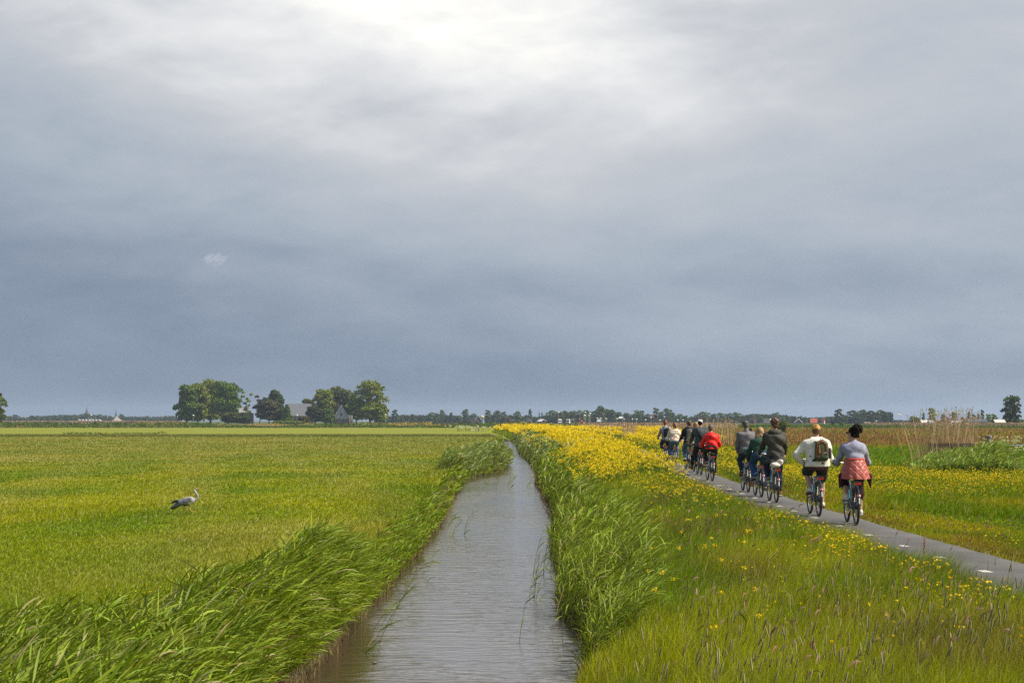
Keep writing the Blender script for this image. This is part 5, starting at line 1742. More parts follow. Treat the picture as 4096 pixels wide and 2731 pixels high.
def make_bike():
    b = empty('bicycle', (0, 0, 0))
    wz = .345
    for wy_ in (0, WB):
        t = ring(MB(), wy_, wz, .322, .023).build('wheel', M_TYRE, b, smooth=True)
        ring(MB(), wy_, wz, .296, .010).build('rim', M_RIM, t, smooth=True)
        sp_ = MB()
        for i in range(28):
            a = 2 * math.pi * i / 28
            s = .03 if i % 2 else -.03
            sp_.tube([[s, wy_ + .02 * math.cos(a + .5), wz + .02 * math.sin(a + .5)], [0, wy_ + .292 * math.cos(a), wz + .292 * math.sin(a)]], .0010, 3, cap=False)
        sp_.tube([[-.06, wy_, wz], [.06, wy_, wz]], .026, 10)
        sp_.build('spokes', M_SPOKE, t)
    bbp = [0, .46, .29]
    hd0, hd1 = [0, .90, .60], [0, .855, .86]
    fr = MB()
    fr.tube([hd0, hd1], .022, 10)
    fr.tube([[0, .885, .64], [0, .62, .36], bbp], [.030, .034, .034], 10)
    fr.tube([[0, .87, .76], [0, .60, .46], [0, .44, .42]], [.020, .020, .020], 8)
    fr.tube([bbp, [0, .33, .72]], [.022, .018], 8)
    for s in (-1, 1):
        fr.tube([[s * .02, .44, .29], [s * .065, 0, wz]], [.013, .011], 6)
        fr.tube([[s * .012, .35, .66], [s * .065, 0, wz]], [.010, .009], 6)
    fr.build('frame', M_BLACK, b, smooth=True)
    MB().tube([[-.001, .81, .575], [-.001, .68, .43]], .037, 10).build('frame_decal', M_CYAN, b, smooth=True)
    MB().tube([[0, .33, .70], [0, .285, .93]], .013, 8).build('seat_post', M_ALU, b, smooth=True)
    MB().box((0, .355, .60), (.075, .075, .30), bev=0).build('battery', M_GREYCASE, b).rotation_euler = (.0, 0, 0)
    fk = MB()
    for s in (-1, 1):
        fk.tube([[s * .055, .90, .60], [s * .058, 1.06, .42], [s * .06, WB, wz]], [.017, .014, .010], 8)
    fk.tube([[-.06, .90, .61], [.06, .90, .61]], .018, 8)
    fk.tube([[0, .855, .86], [0, .83, .98], [0, .80, 1.06]], .014, 8)
    fk.build('fork', M_BLACK, b, smooth=True)
    mg = MB().tube(arc(0, wz, .362, -28, 205, 22), .027, 6, flat=.45)
    mgo = mg.build('mudguard', M_BLACK, b, smooth=True)
    MB().tube(arc(0, wz, .368, 158, 173, 5), .030, 6, flat=.5).build('reflector', M_REFLECT, mgo, smooth=True)
    MB().tube(arc(0, wz, .368, 147, 153, 3), .030, 6, flat=.5).build('sticker', M_PINK, mgo, smooth=True)
    MB().tube(arc(WB, wz, .362, 0, 160, 16), .025, 6, flat=.45).build('mudguard', M_BLACK, b, smooth=True)
    rk = MB()
    for s in (-1, 1):
        rk.tube([[s * .065, .26, .755], [s * .07, -.20, .765]], .008, 6)
        rk.tube([[s * .07, -.14, .76], [s * .068, -.02, .36]], .007, 6)
        rk.tube([[s * .07, .06, .76], [s * .068, .0, .36]], .006, 6)
    for y in (-.20, -.05, .10, .22):
        rk.tube([[-.07, y, .765], [.07, y, .765]], .007, 6)
    rk.box((0, .0, .775), (.05, .36, .010))
    rk.build('rear_rack', M_BLACK, b)
    MB().box((0, -.225, .735), (.115, .03, .038)).build('tail_light', M_REARLIGHT, b)
    sd = Body(.03)
    sd.cone([0, .20, .965], [0, .40, .965], .055, .022, k=.03)
    sd.ell([-.055, .20, .965], [.055, .085, .034]); sd.ell([.055, .20, .965], [.055, .085, .034])
    skin_obj('saddle', sd, .010, M_SADDLE, b)
    hb = MB()
    hb.tube([[-.31, .66, 1.075], [-.24, .72, 1.09], [-.10, .80, 1.075], [0, .805, 1.07], [.10, .80, 1.075], [.24, .72, 1.09], [.31, .66, 1.075]], .012, 8)
    hbo = hb.build('handlebar', M_ALU, b, smooth=True)
    for s in (-1, 1):
        MB().tube([[s * .235, .725, 1.09], [s * .315, .655, 1.075]], .018, 8).build('grip', M_SADDLE, hbo, smooth=True)
        MB().tube([[s * .20, .76, 1.08], [s * .27, .74, 1.07], [s * .30, .70, 1.065]], .006, 5).build('brake_lever', M_ALU, hbo)
    cg = MB().tube([[.055, .50, .30], [.055, .30, .33], [.055, .05, .345]], [.085, .06, .045], 10, flat=.16)
    cg.build('chain_guard', M_BLACK, b, smooth=True)
    mo_ = MB().lathe([(.045, -.035), (.085, -.03), (.095, 0), (.085, .03), (.04, .035)], n=14).build('motor', M_BLACK, b, smooth=True)
    mo_.location = (0, 0, wz); mo_.rotation_euler = (0, R(90), 0); mo_.scale = (.8, .8, 1)
    MB().tube([[-.075, .02, .33], [-.14, -.10, .26], [-.16, -.14, .22]], .007, 5).build('kickstand', M_ALU, b)
    cr = MB()
    cr.tube([[-.07, 0, 0], [.07, 0, 0]], .02, 8)
    cr.tube([[-.085, 0, 0], [-.095, -.17, 0]], [.014, .010], 6)
    cr.tube([[.085, 0, 0], [.095, .17, 0]], [.014, .010], 6)
    cro = cr.build('crank', M_ALU, b)
    cro.location = (0, .46, .29)
    for s in (-1, 1):
        MB().box((0, 0, 0), (.10, .085, .024)).build('pedal', M_SADDLE, cro).location = (s * .145, s * .17, 0)
    return b


bike0 = make_bike()
first_bike = [True]


def set_bike(x, y, rz, crank, label):
    if first_bike[0]:
        b = bike0; first_bike[0] = False
    else:
        b = copy_tree(bike0)
    b.location = (x, y, .014); b.rotation_euler = (0, 0, rz)
    tag(b, label, 'bicycle', 'bicycles ridden along the path')
    for c in b.children:
        if c.name.startswith('crank'):
            c.rotation_euler = (crank, 0, 0)
            for p_ in c.children:
                p_.rotation_euler = (-crank, 0, 0)
    return b


# ------------------------------------------------------------------ people
M_EYE = mat('eye_white', (.7, .68, .65), .2)


def cloth(name, c, rough=.85, nscale=9, namt=.22, bump=.5):
    return mat(name, c, rough, nscale=nscale, namt=namt, bump=bump, bscale=14, spec=.2)


def floral_mat():
    m, nt, b = new_mat('floral_fabric')
    t = nt.nodes.new('ShaderNodeTexCoord')
    def voro(scale, th):
        v_ = nt.nodes.new('ShaderNodeTexVoronoi'); v_.inputs['Scale'].default_value = scale
        nt.links.new(t.outputs['Object'], v_.inputs['Vector'])
        return ((E(nt, v_.outputs['Distance']) * -1.0 + th) * 30.0).op('MAXIMUM', 0).op('MINIMUM', 1)
    n = noise(nt, t.outputs['Object'], 24, 3, .7, 2.0)
    dark = ((n - .585) * 40.0).op('MAXIMUM', 0).op('MINIMUM', 1)
    c1 = mixc(nt, dark, (.70, .64, .52), (.06, .06, .07))
    c2 = mixc(nt, voro(8.0, .27), c1, (.62, .06, .03))
    nt.links.new(c2, b.inputs['Base Color'])
    b.inputs['Roughness'].default_value = .8
    return m


def quilt_mat(c):
    m, nt, b = new_mat('quilted_coral_fabric')
    b.inputs['Base Color'].default_value = (*c, 1)
    b.inputs['Roughness'].default_value = .45
    t = nt.nodes.new('ShaderNodeTexCoord')
    sp = nt.nodes.new('ShaderNodeSeparateXYZ'); nt.links.new(t.outputs['Object'], sp.inputs[0])
    X, Z = E(nt, sp.outputs[0]), E(nt, sp.outputs[2])
    a = (X * 24.0 + Z * 24.0).op('SINE').op('ABSOLUTE'); c_ = (X * 24.0 - Z * 24.0).op('SINE').op('ABSOLUTE')
    h = a.op('MINIMUM', c_).op('POWER', .5)
    bp = nt.nodes.new('ShaderNodeBump'); bp.inputs['Strength'].default_value = .7; bp.inputs['Distance'].default_value = .012
    nt.links.new(h.s, bp.inputs['Height']); nt.links.new(bp.outputs[0], b.inputs['Normal'])
    return m


def ik(a, c, l1, l2, pole):
    a, c = np.array(a, float), np.array(c, float)
    d = c - a; L = np.linalg.norm(d)
    if L > (l1 + l2) * .995:
        c = a + d / L * (l1 + l2) * .995; d = c - a; L = np.linalg.norm(d)
    x = (l1 ** 2 - l2 ** 2 + L ** 2) / (2 * L)
    h = math.sqrt(max(1e-6, l1 ** 2 - x ** 2))
    n = d / L
    p = np.array(pole, float); p = p - n * (p @ n); p /= np.linalg.norm(p)
    return a + n * x + p * h, c


def hand(B, wrist, d, palm_n, side, curl=1.0, s=1.0):
    """Palm, four separate bent fingers and a thumb; d: direction of the fingers."""
    d = np.array(d, float); d /= np.linalg.norm(d)
    n = np.array(palm_n, float); n = n - d * (n @ d); n /= np.linalg.norm(n)
    t = np.cross(d, n) * side
    w = np.array(wrist, float)
    B.cone(w, w + d * .045 * s, .024 * s, .030 * s, k=.012)
    pc = w + d * .055 * s
    for i, (off, L) in enumerate(((-.030, .068), (-.010, .078), (.010, .073), (.029, .058))):
        k0 = pc + t * off * s + d * .028 * s
        B.cone(w + d * .02 * s + t * off * .6 * s, k0, .014 * s, .0115 * s, k=.010)
        d1 = d * math.cos(curl * .8) + n * math.sin(curl * .8)
        d2 = d * math.cos(curl * 1.9) + n * math.sin(curl * 1.9)
        k1 = k0 + d1 * L * .52 * s; k2 = k1 + d2 * L * .48 * s
        B.cone(k0, k1, .0105 * s, .0095 * s, k=.003); B.cone(k1, k2, .0095 * s, .008 * s, k=.003)
    th0 = w + d * .02 * s - t * .028 * s; th1 = th0 + (d * .5 - t * .5 + n * .5) * .035 * s; th2 = th1 + (d * .7 + n * .7) * .028 * s
    B.cone(th0, th1, .013 * s, .011 * s, k=.008); B.cone(th1, th2, .011 * s, .009 * s, k=.003)


SKIN = mat('skin', (.52, .30, .21), .5, nscale=20, namt=.05)


def person(x, y, rz, label, P):
    """P: dict of build, pose and clothes. Seated on a bike whose rear wheel contact is the origin, facing +Y."""
    g = P.get
    bk = g('bulk', 1.0)
    top = g('top', 1.78)              # height of the crown above the path
    sc = g('size', 1.0)
    lean = g('lean', .10)
    cr_ = g('crank', -.9)
    pelvis = np.array([0, .20, 1.035])
    # torso line
    hs = .135 * sc                      # crown to chin centre
    headc = np.array([g('hx', 0.0), pelvis[1] + lean + .06, top - .115 * sc])
    neck = np.array([headc[0] * .4, pelvis[1] + lean + .01, headc[2] - .185 * sc])
    chest = pelvis * .38 + neck * .62 + np.array([0, -.035, 0])
    waist = pelvis * .72 + neck * .28 + np.array([0, -.02, .02])
    shw = g('shw', .20) * sc
    sh = {s: neck + np.array([s * shw * .86, -.005, -.065]) for s in (-1, 1)}
    hipw = g('hipw', .105)
    ft, kn, an = {}, {}, {}
    for s in (-1, 1):
        ca = cr_ if s > 0 else cr_ + math.pi
        ped = np.array([s * .145, .46 + .17 * math.cos(ca), .29 + .17 * math.sin(ca)])
        an[s] = ped + np.array([-s * .01, -.085, .115])
        hip = pelvis + np.array([s * hipw * .85, .01, -.02])
        kn[s], an[s] = ik(hip, an[s], .44 * sc, .43 * sc, (s * g('knee', .10), 1, .15))
        ft[s] = ped
    wr, eb = {}, {}
    for s in (-1, 1):
        tgt = g('hand_l' if s < 0 else 'hand_r')
        if tgt is None:
            tgt = (s * .285, .665, 1.125)
        eb[s], wr[s] = ik(sh[s], tgt, .30 * sc, .265 * sc, g('pole_l' if s < 0 else 'pole_r', (s * .28, -.30, -1)))
    turn = g('turn', 0.0)
    ct, st = math.cos(turn), math.sin(turn)
    RT = np.array([[ct, -st, 0], [st, ct, 0], [0, 0, 1.0]])      # head axes: local -> world
    def hp(v_): return headc + RT @ (np.array(v_, float) * sc)
    bw = .155 * bk
    # --- the body, one surface
    B = Body(.03)
    B.cone(pelvis + [0, 0, .0], waist, .125 * bk, .115 * bk, flat=1.25)
    B.cone(waist, chest, .115 * bk, .13 * bk, flat=1.3)
    B.cone(chest + np.array([-.06, 0, .04]), chest + np.array([.06, 0, .04]), .12 * bk, .12 * bk, flat=1.3)
    B.cone(sh[-1] + np.array([.05, 0, 0]), sh[1] - np.array([.05, 0, 0]), .055, .055)
    B.cone(neck + np.array([0, 0, -.05]), hp([0, -.02, -.07]), .058 * sc, .052 * sc)
    for s in (-1, 1):
        hip = pelvis + np.array([s * hipw * .85, .01, -.02])
        B.chain([hip, kn[s]], [.095 * bk, .062]); B.chain([kn[s], kn[s] * .55 + an[s] * .45 + np.array([0, -.022, 0]), an[s]], [.058, .053 * g('calf', 1), .036], k=.02)
        B.cone(an[s], ft[s] + np.array([0, .04, .035]), .036, .028, k=.02)
        B.chain([sh[s], eb[s]], [.053 * bk, .040]); B.chain([eb[s], wr[s]], [.040, .026], k=.02)
        if g('grip_l' if s < 0 else 'grip_r', True):
            hand(B, wr[s], (-s * .15, .75, -.5), (0, -.4, -1), s, 1.0, sc)
        else:
            hd_ = g('hdir_l' if s < 0 else 'hdir_r', (0, .4, -1))
            hand(B, wr[s], hd_, g('hn_l' if s < 0 else 'hn_r', (-s, .2, 0)), s, .45, sc)
    # head: skull, jaw, nose, brow, ears, lips
    B.ell(hp([0, -.012, .022]), np.array([.074, .094, .098]) * sc, RT, k=.015)
    B.cone(hp([0, .035, -.045]), hp([0, .052, -.078]), .052 * sc, .032 * sc, k=.03)
    B.cone(hp([0, .086, .015]), hp([0, .108, -.020]), .009 * sc, .014 * sc, k=.012)
    B.cone(hp([-.03, .076, .035]), hp([.03, .076, .035]), .012, .012, k=.015)
    B.cone(hp([-.02, .084, -.050]), hp([.02, .084, -.050]), .008, .008, k=.006)
    for s in (-1, 1):
        B.ell(hp([s * .076, -.002, .0]), np.array([.010, .020, .031]) * sc, RT, k=.006)
    body = skin_obj('person', B, .0105, SKIN)
    body.location = (x, y, .014); body.rotation_euler = (0, 0, rz)
    tag(body, label, 'person', 'riders on the cycle path')
    for s in (-1, 1):
        e = MB(); e.lathe([(.001, -.011), (.008, -.008), (.011, 0), (.008, .008), (.001, .011)], hp([s * .030, .078, .012]), 8)
        e.build('eye', M_EYE, body, smooth=True)
    # --- trousers or shorts
    T = Body(.035)
    tb = g('leg_w', 1.0)
    T.cone(pelvis + [0, -.01, .02], pelvis + [0, 0, .10], .134 * bk * g('hipk', 1.0), .120 * bk, flat=1.15)
    hemz = g('leg_end', .96)
    for s in (-1, 1):
        hip = pelvis + np.array([s * hipw * .85, .01, -.02])
        T.cone(pelvis + np.array([s * .06 * g('hipk', 1.0), -.03, -.02]), hip * .7 + kn[s] * .3, .118 * bk * g('hipk', 1.0), .10 * bk)
        if hemz >= .5:
            T.chain([hip, kn[s]], [.108 * bk, .076 * tb])
            e_ = kn[s] * (1 - hemz) + an[s] * hemz
            m_ = kn[s] * (1 - hemz * .5) + an[s] * hemz * .5 + np.array([0, -.02, 0])
            T.chain([kn[s], m_, e_], [.076 * tb, .067 * tb * g('calf', 1), g('hem_r', .052) * tb], k=.02)
        else:
            e_ = hip * .12 + kn[s] * .88
            T.chain([hip, e_], [.100 * bk, .088 * bk])
    zc = pelvis[2] + .075
    skin_obj('shorts' if hemz < .5 else g('leg_name', 'trousers'), T, .013, g('leg_mat'), body, clip=lambda X, Y, Z: (Z - zc).astype(np.float32), wrinkle=g('leg_wr', .004), seed=len(label))
    # --- shoes
    for s in (-1, 1):
        tilt = .55 if s < 0 else .25
        S = Body(.02)
        f0, f1 = ft[s] + np.array([0, -.10, .045 + .03 * tilt]), ft[s] + np.array([0, .09, .032 - .02 * tilt])
        S.cone(f0, f1, .042, .036); S.cone(f0 + [0, .03, .02], an[s] + np.array([0, 0, -.03]), .042, .044)
        so = skin_obj('shoe', S, .011, g('shoe_mat'), body)
        dv = f1 - f0
        L_ = MB()
        q = []
        for t_, w_ in ((-.2, .030), (0, .040), (.35, .040), (.8, .045), (1.1, .040), (1.28, .022)):
            q.append((f0 + dv * t_, w_))
        up = np.array([0, -dv[2], dv[1]]); up /= np.linalg.norm(up)
        Vs, Fs = [], []
        for c_, w_ in q:
            for a_, b_ in ((-1, -.050), (1, -.050), (1, -.026), (-1, -.026)):
                Vs.append(c_ + np.array([a_ * w_, 0, 0]) + up * b_)
        for i in range(5):
            for k in range(4):
                Fs.append([i * 4 + k, i * 4 + (k + 1) % 4, i * 4 + 4 + (k + 1) % 4, i * 4 + 4 + k])
        Fs += [[3, 2, 1, 0], [20, 21, 22, 23]]
        L_.poly(Vs, Fs).build('sole', g('sole_mat', M_SOLE), so)
    # --- upper garment
    J = Body(.04)
    jb = bk * g('loose', 1.08)
    hem = g('hem', .98)
    J.cone(waist, chest, .120 * jb, .136 * jb, flat=1.22)
    J.cone(chest + np.array([-.07 * bk, -.01, .03]), chest + np.array([.07 * bk, -.01, .03]), .126 * jb, .126 * jb, flat=1.22)
    J.cone(chest + np.array([0, 0, .06]), neck + np.array([0, -.005, -.045]), .12 * jb, .075)
    J.cone(sh[-1] + np.array([.03, 0, .0]), sh[1] - np.array([.03, 0, .0]), .068 * g('loose', 1.08), .068 * g('loose', 1.08))
    J.cone(np.array([0, pelvis[1] - .01 + g('hem_back', 0), hem + .03]), waist, g('hem_w', .150) * bk, .122 * jb, flat=1.12)
    for s in (-1, 1):
        J.cone([s * .055 * bk, pelvis[1] - .02, hem + .03], [s * .045 * bk, pelvis[1] - .0, max(hem + .06, pelvis[2] + .10)], g('hem_w', .145) * bk, g('hem_w', .145) * .92 * bk, flat=1.12)
    sl = g('sleeve', 1.0)
    for s in (-1, 1):
        J.cone(neck + np.array([s * .02, -.01, .005]), sh[s] * .75 + neck * .25 + np.array([0, -.01, .02]), .058, .052, k=.05)
    for s in (-1, 1):
        J.chain([sh[s], eb[s]], [.066 * g('loose', 1.08) * bk ** .5, .054 * g('loose', 1.08)])
        J.chain([eb[s], eb[s] * (1 - .93 * sl) + wr[s] * .93 * sl], [.054 * g('loose', 1.08), .040 * g('loose', 1.08)], k=.03)
    hz_ = hem
    skin_obj(g('top_name', 'jacket'), J, .013, g('top_mat'), body, clip=lambda X, Y, Z: np.where((np.abs(X) < .26 * bk) & (Y < .42), hz_ - Z, -1).astype(np.float32), wrinkle=g('wrinkle', .011), seed=len(label) * 1.7)
    if g('hood'):
        H = Body(.03)
        r = g('hood_r', .055)
        a = np.linspace(0, math.pi, 6)
        pts = [neck + np.array([math.cos(q) * .095, -.02 - math.sin(q) * .075, .035 - math.sin(q) * .035]) for q in a]
        H.chain(pts, [r * .75, r, r * 1.1, r * 1.1, r, r * .75]); H.cone(pts[2] + [0, .02, -.03], pts[3] + [0, .02, -.03], r * 1.1, r * 1.1)
        skin_obj('hood', H, .012, g('top_mat'), body, wrinkle=.004, seed=3)
    if g('collar'):
        H = Body(.01)
        H.cone(neck + np.array([0, -.005, -.02]), neck + np.array([0, .0, .045]), .075, .068)
        skin_obj('collar', H, .012, g('top_mat'), body)
    if g('undershirt'):
        U = Body(.03)
        U.cone(np.array([0, pelvis[1] - .01, .93]), np.array([0, pelvis[1] - .01, 1.16]), .150 * bk, .140 * bk, flat=1.12)
        skin_obj('shirt_hem', U, .014, g('undershirt'), body, clip=lambda X, Y, Z: np.maximum(g('under_z', .96) - Z, Z - 1.15).astype(np.float32))
    # --- hair and hats
    hm = g('hair_mat')
    hs_ = g('hair')
    if hs_:
        HB = Body(.02)
        if hs_ == 'short':
            HB.ell(hp([0, -.022, .034]), np.array([.082, .098, .098]) * sc, RT); HB.ell(hp([0, -.07, -.01]), np.array([.066, .045, .07]) * sc, RT)
        elif hs_ == 'curly':
            HB.ell(hp([0, -.02, .045]), np.array([.092, .105, .098]) * sc, RT)
            for i in range(26):
                th, ph = i * 2.4, .2 + 1.25 * (i / 26)
                HB.ell(hp([.088 * math.sin(ph) * math.cos(th), -.02 + .10 * math.sin(ph) * math.sin(th), .045 + .096 * math.cos(ph)]), np.array([.027, .027, .027]), None, k=.008)
            HB.ell(hp([0, -.075, -.015]), np.array([.070, .045, .065]) * sc, RT)
        elif hs_ in ('bun', 'bigbun', 'pony'):
            HB.ell(hp([0, -.022, .030]), np.array([.083, .100, .100]) * sc, RT); HB.ell(hp([0, -.065, -.02]), np.array([.070, .05, .06]) * sc, RT)
            if hs_ == 'bun':
                HB.ell(hp([0, -.055, .135]), np.array([.048, .048, .042]), RT)
            elif hs_ == 'bigbun':
                for i in range(30):
                    th, ph = i * 2.4, .2 + 2.2 * (i / 30)
                    HB.ell(hp([.03 + .090 * math.sin(ph) * math.cos(th), -.085 + .062 * math.sin(ph) * math.sin(th), .078 + .078 * math.cos(ph)]), np.array([.030, .030, .030]), None, k=.006)
                for i in range(14):
                    th = i * 2.4
                    HB.ell(hp([.075 * math.cos(th), -.05 + .05 * math.sin(th), .0 + .05 * math.sin(i)]), np.array([.026, .026, .026]), None, k=.008)
            else:
                HB.chain([hp([0, -.10, .03]), hp([0, -.135, -.03]), hp([.01, -.12, -.14])], [.026, .036, .012])
        elif hs_ == 'long':
            HB.ell(hp([0, -.022, .030]), np.array([.086, .100, .100]) * sc, RT)
            L_ = g('hair_len', .40)
            for i, (ox, ww) in enumerate(((-.070, .034), (-.038, .044), (0, .046), (.038, .044), (.070, .034))):
                HB.chain([hp([ox, -.05, .03]), hp([ox * 1.2, -.095, -.10]), hp([ox * 1.35, -.085 - .05, -.10 - L_ * .45]), hp([ox * .9 + .01 * (-1) ** i, -.10 - .05, -.10 - L_ * (.72 + .16 * (i % 2))])], [ww, ww, ww * .85, ww * .28], k=.012)
        skin_obj('hair', HB, .010, hm, body, wrinkle=.003, wf=26, seed=5)
    if g('cap'):
        Cp = Body(.012)
        Cp.ell(hp([0, -.012, .045]), np.array([.090, .106, .088]) * sc, RT)
        zz = hp([0, 0, .030])[2]
        co_ = skin_obj('cap', Cp, .009, g('cap'), body, clip=lambda X, Y, Z: (zz - Z).astype(np.float32))
        a = np.linspace(-1, 1, 9)
        Vs = []
        fwd = g('cap_fwd', 1)
        for dz2 in (0, -.008):
            for t_ in a: Vs.append(hp([t_ * .075, fwd * (.075 + .0 * t_), .036 + dz2]))
            for t_ in a: Vs.append(hp([t_ * .066, fwd * (.165 - .055 * t_ * t_), .022 + dz2]))
        Fs = [[i, i + 1, i + 10, i + 9] for i in range(8)] + [[18 + i + 9, 18 + i + 10, 18 + i + 1, 18 + i] for i in range(8)] + [[9 + i, 10 + i, 28 + i, 27 + i] for i in range(8)]
        MB().poly(Vs, Fs).build('brim', g('cap'), co_)
    if g('extra'):
        g('extra')(body, dict(neck=neck, chest=chest, waist=waist, pelvis=pelvis, sh=sh, headc=headc, hp=hp, wr=wr, RT=RT, bk=bk))
    return body, dict(neck=neck, chest=chest, waist=waist, sh=sh, wr=wr, bk=bk, hp=hp)


M_SOLE = mat('white_shoe_sole', (.62, .58, .50), .7)
M_DSOLE = mat('dark_shoe_sole', (.04, .035, .03), .8)
M_RSOLE = mat('red_shoe_sole', (.22, .05, .035), .8)


def worn(o, body):
    o.location = body.location; o.rotation_euler = body.rotation_euler
    return o


def backpack(body, I, c, label, w=.27, h=.42, d=.15, zoff=-.02, xoff=0.0, style=None):
    ch = I['chest']
    bkz = ch[2] + zoff
    yb = ch[1] - .150 * I['bk'] - d * .5 + .01
    S = Body(.03)
    lo_, hi_ = bkz - h * .5, bkz + h * .5
    for s in (-1, 1):
        S.cone([xoff + s * (w * .5 - d * .45), yb, lo_ + d * .42], [xoff + s * (w * .5 - d * .5), yb + .01, hi_ - d * .6], d * .46, d * .44)
    S.cone([xoff, yb, lo_ + d * .45], [xoff, yb + .01, hi_ - d * .45], d * .50, d * .48)
    m = cloth('backpack_fabric', c, .8)
    o = skin_obj('backpack', S, .012, m, None, wrinkle=.003, seed=4)
    worn(o, body)
    tag(o, label, 'backpack')
    st_ = cloth('strap_webbing', tuple(q * .4 for q in c))
    for s in (-1, 1):
        shp = I['sh'][s]
        MB().tube([[xoff * .5 + s * .07, yb + d * .3, hi_ - .04], [s * .105, shp[1] - .06, shp[2] + .075], [s * .11, shp[1] + .04, shp[2] + .075], [s * .125, shp[1] + .125, shp[2] - .04], [s * .15, shp[1] + .10, shp[2] - .22], [s * .15, yb + d * .4, lo_ + .08]],
                  .022, 6, flat=.4).build('strap', st_, o, smooth=True)
    MB().tube([[xoff - .03, yb, hi_ + .0], [xoff, yb, hi_ + .035], [xoff + .03, yb, hi_]], .007, 6).build('handle', st_, o, smooth=True)
    P2 = Body(.02)
    P2.cone([xoff - w * .18, yb - d * .42, lo_ + h * .22], [xoff + w * .18, yb - d * .42, lo_ + h * .22], d * .28, d * .28)
    P2.cone([xoff, yb - d * .40, lo_ + h * .2], [xoff, yb - d * .38, lo_ + h * .5], d * .30, d * .26)
    if style == 'khaki':
        tr = mat('orange_piping', (.55, .10, .02), .6)
        yy = yb - d * .50
        a = []
        for t_ in np.linspace(0, 1, 9):
            a.append([xoff - w * .30 + w * .22 * t_ * 0 + .0, yy, lo_ + .06 + (h - .16) * t_])
        MB().tube([[xoff - .105, yy + .012, lo_ + .07], [xoff - .108, yy + .004, bkz], [xoff - .085, yy + .012, hi_ - .07], [xoff, yy + .016, hi_ - .03], [xoff + .085, yy + .012, hi_ - .07], [xoff + .108, yy + .004, bkz], [xoff + .105, yy + .012, lo_ + .12]], .006, 6).build('piping', tr, o, smooth=True)
        MB().tube([[xoff - .06, yy - .006, lo_ + .14], [xoff - .065, yy - .006, bkz + .02], [xoff - .055, yy - .0, hi_ - .10]], .016, 6, flat=.4).build('pocket_flap', mat('tan_webbing', (.40, .24, .08), .8), o, smooth=True)
        MB().tube([[xoff - .04, yy - .009, lo_ + .14], [xoff - .045, yy - .009, bkz + .02]], .006, 6).build('zip', tr, o)
        MB().box((xoff + .05, yy - .012, lo_ + .15), (.05, .008, .012)).build('logo_tab', M_WHITE, o)
        MB().lathe([(.03, 0), (.036, .02), (.036, .15), (.028, .18), (.02, .20), (.001, .205)], (xoff + w * .5 + .02, yb, lo_ + .04), 12).build('bottle', mat('dark_bottle', (.05, .05, .06), .4), o, smooth=True)
        bs = mat('dark_pack_base', (.05, .06, .035), .8)
        S3 = Body(.03); S3.cone([xoff - .06, yb, lo_ + d * .40], [xoff + .06, yb, lo_ + d * .40], d * .50, d * .50)
        skin_obj('pack_base', S3, .012, bs, o, clip=lambda X, Y, Z: (Z - lo_ - .08).astype(np.float32))
    else:
        skin_obj('front_pocket', P2, .012, m, o)
    return o


def sling(body, I, c, label, s0=1):
    """Bag worn diagonally across the back."""
    ch = I['chest']; m = cloth('sling_fabric', c, .7)
    yb = ch[1] - .165 * I['bk']
    S = Body(.02); S.cone([-s0 * .02, yb - .02, ch[2] - .03], [s0 * .085, yb - .02, ch[2] - .15], .075, .062, flat=1.5)
    o = skin_obj('sling_bag', S, .011, m, None); worn(o, body); tag(o, label, 'bag')
    MB().tube([[-s0 * .02, yb + .0, ch[2] + .02], [-s0 * .09, yb + .03, ch[2] + .13], [-s0 * .11, ch[1] - .05, I['sh'][1][2] + .075], [-s0 * .10, ch[1] + .08, I['sh'][1][2] + .07]], .016, 6, flat=.4).build('strap', m, o, smooth=True)
    MB().tube([[s0 * .09, yb, ch[2] - .16], [s0 * .16, ch[1] - .10, ch[2] - .22], [s0 * .19, ch[1], ch[2] - .24]], .014, 6, flat=.4).build('strap', m, o, smooth=True)
    MB().box((s0 * .10, yb - .075, ch[2] - .07), (.035, .012, .02)).build('buckle', M_ALU, o)


def coral_jacket(body, I):
    pass


jeans = cloth('blue_denim', (.075, .13, .22)); jeans2 = cloth('dark_denim', (.025, .035, .06)); jeans3 = cloth('mid_denim', (.03, .075, .16))
blackc = cloth('black_cloth', (.018, .018, .02)); hairbr = mat('brown_hair', (.10, .045, .022), .6, nscale=60, namt=.4)
hairbl = mat('blonde_hair', (.36, .20, .09), .55, nscale=60, namt=.4); hairbk = mat('black_hair', (.012, .009, .008), .85, nscale=60, namt=.4, spec=.1)
hairgr = mat('grey_hair', (.10, .085, .07), .6, nscale=60, namt=.4); hairau = mat('auburn_hair', (.22, .07, .025), .6, nscale=60, namt=.4)
shw_ = cloth('white_canvas_shoe', (.62, .60, .55)); shd = cloth('dark_shoe', (.04, .035, .035)); shb = cloth('brown_leather_shoe', (.26, .08, .03), .6)

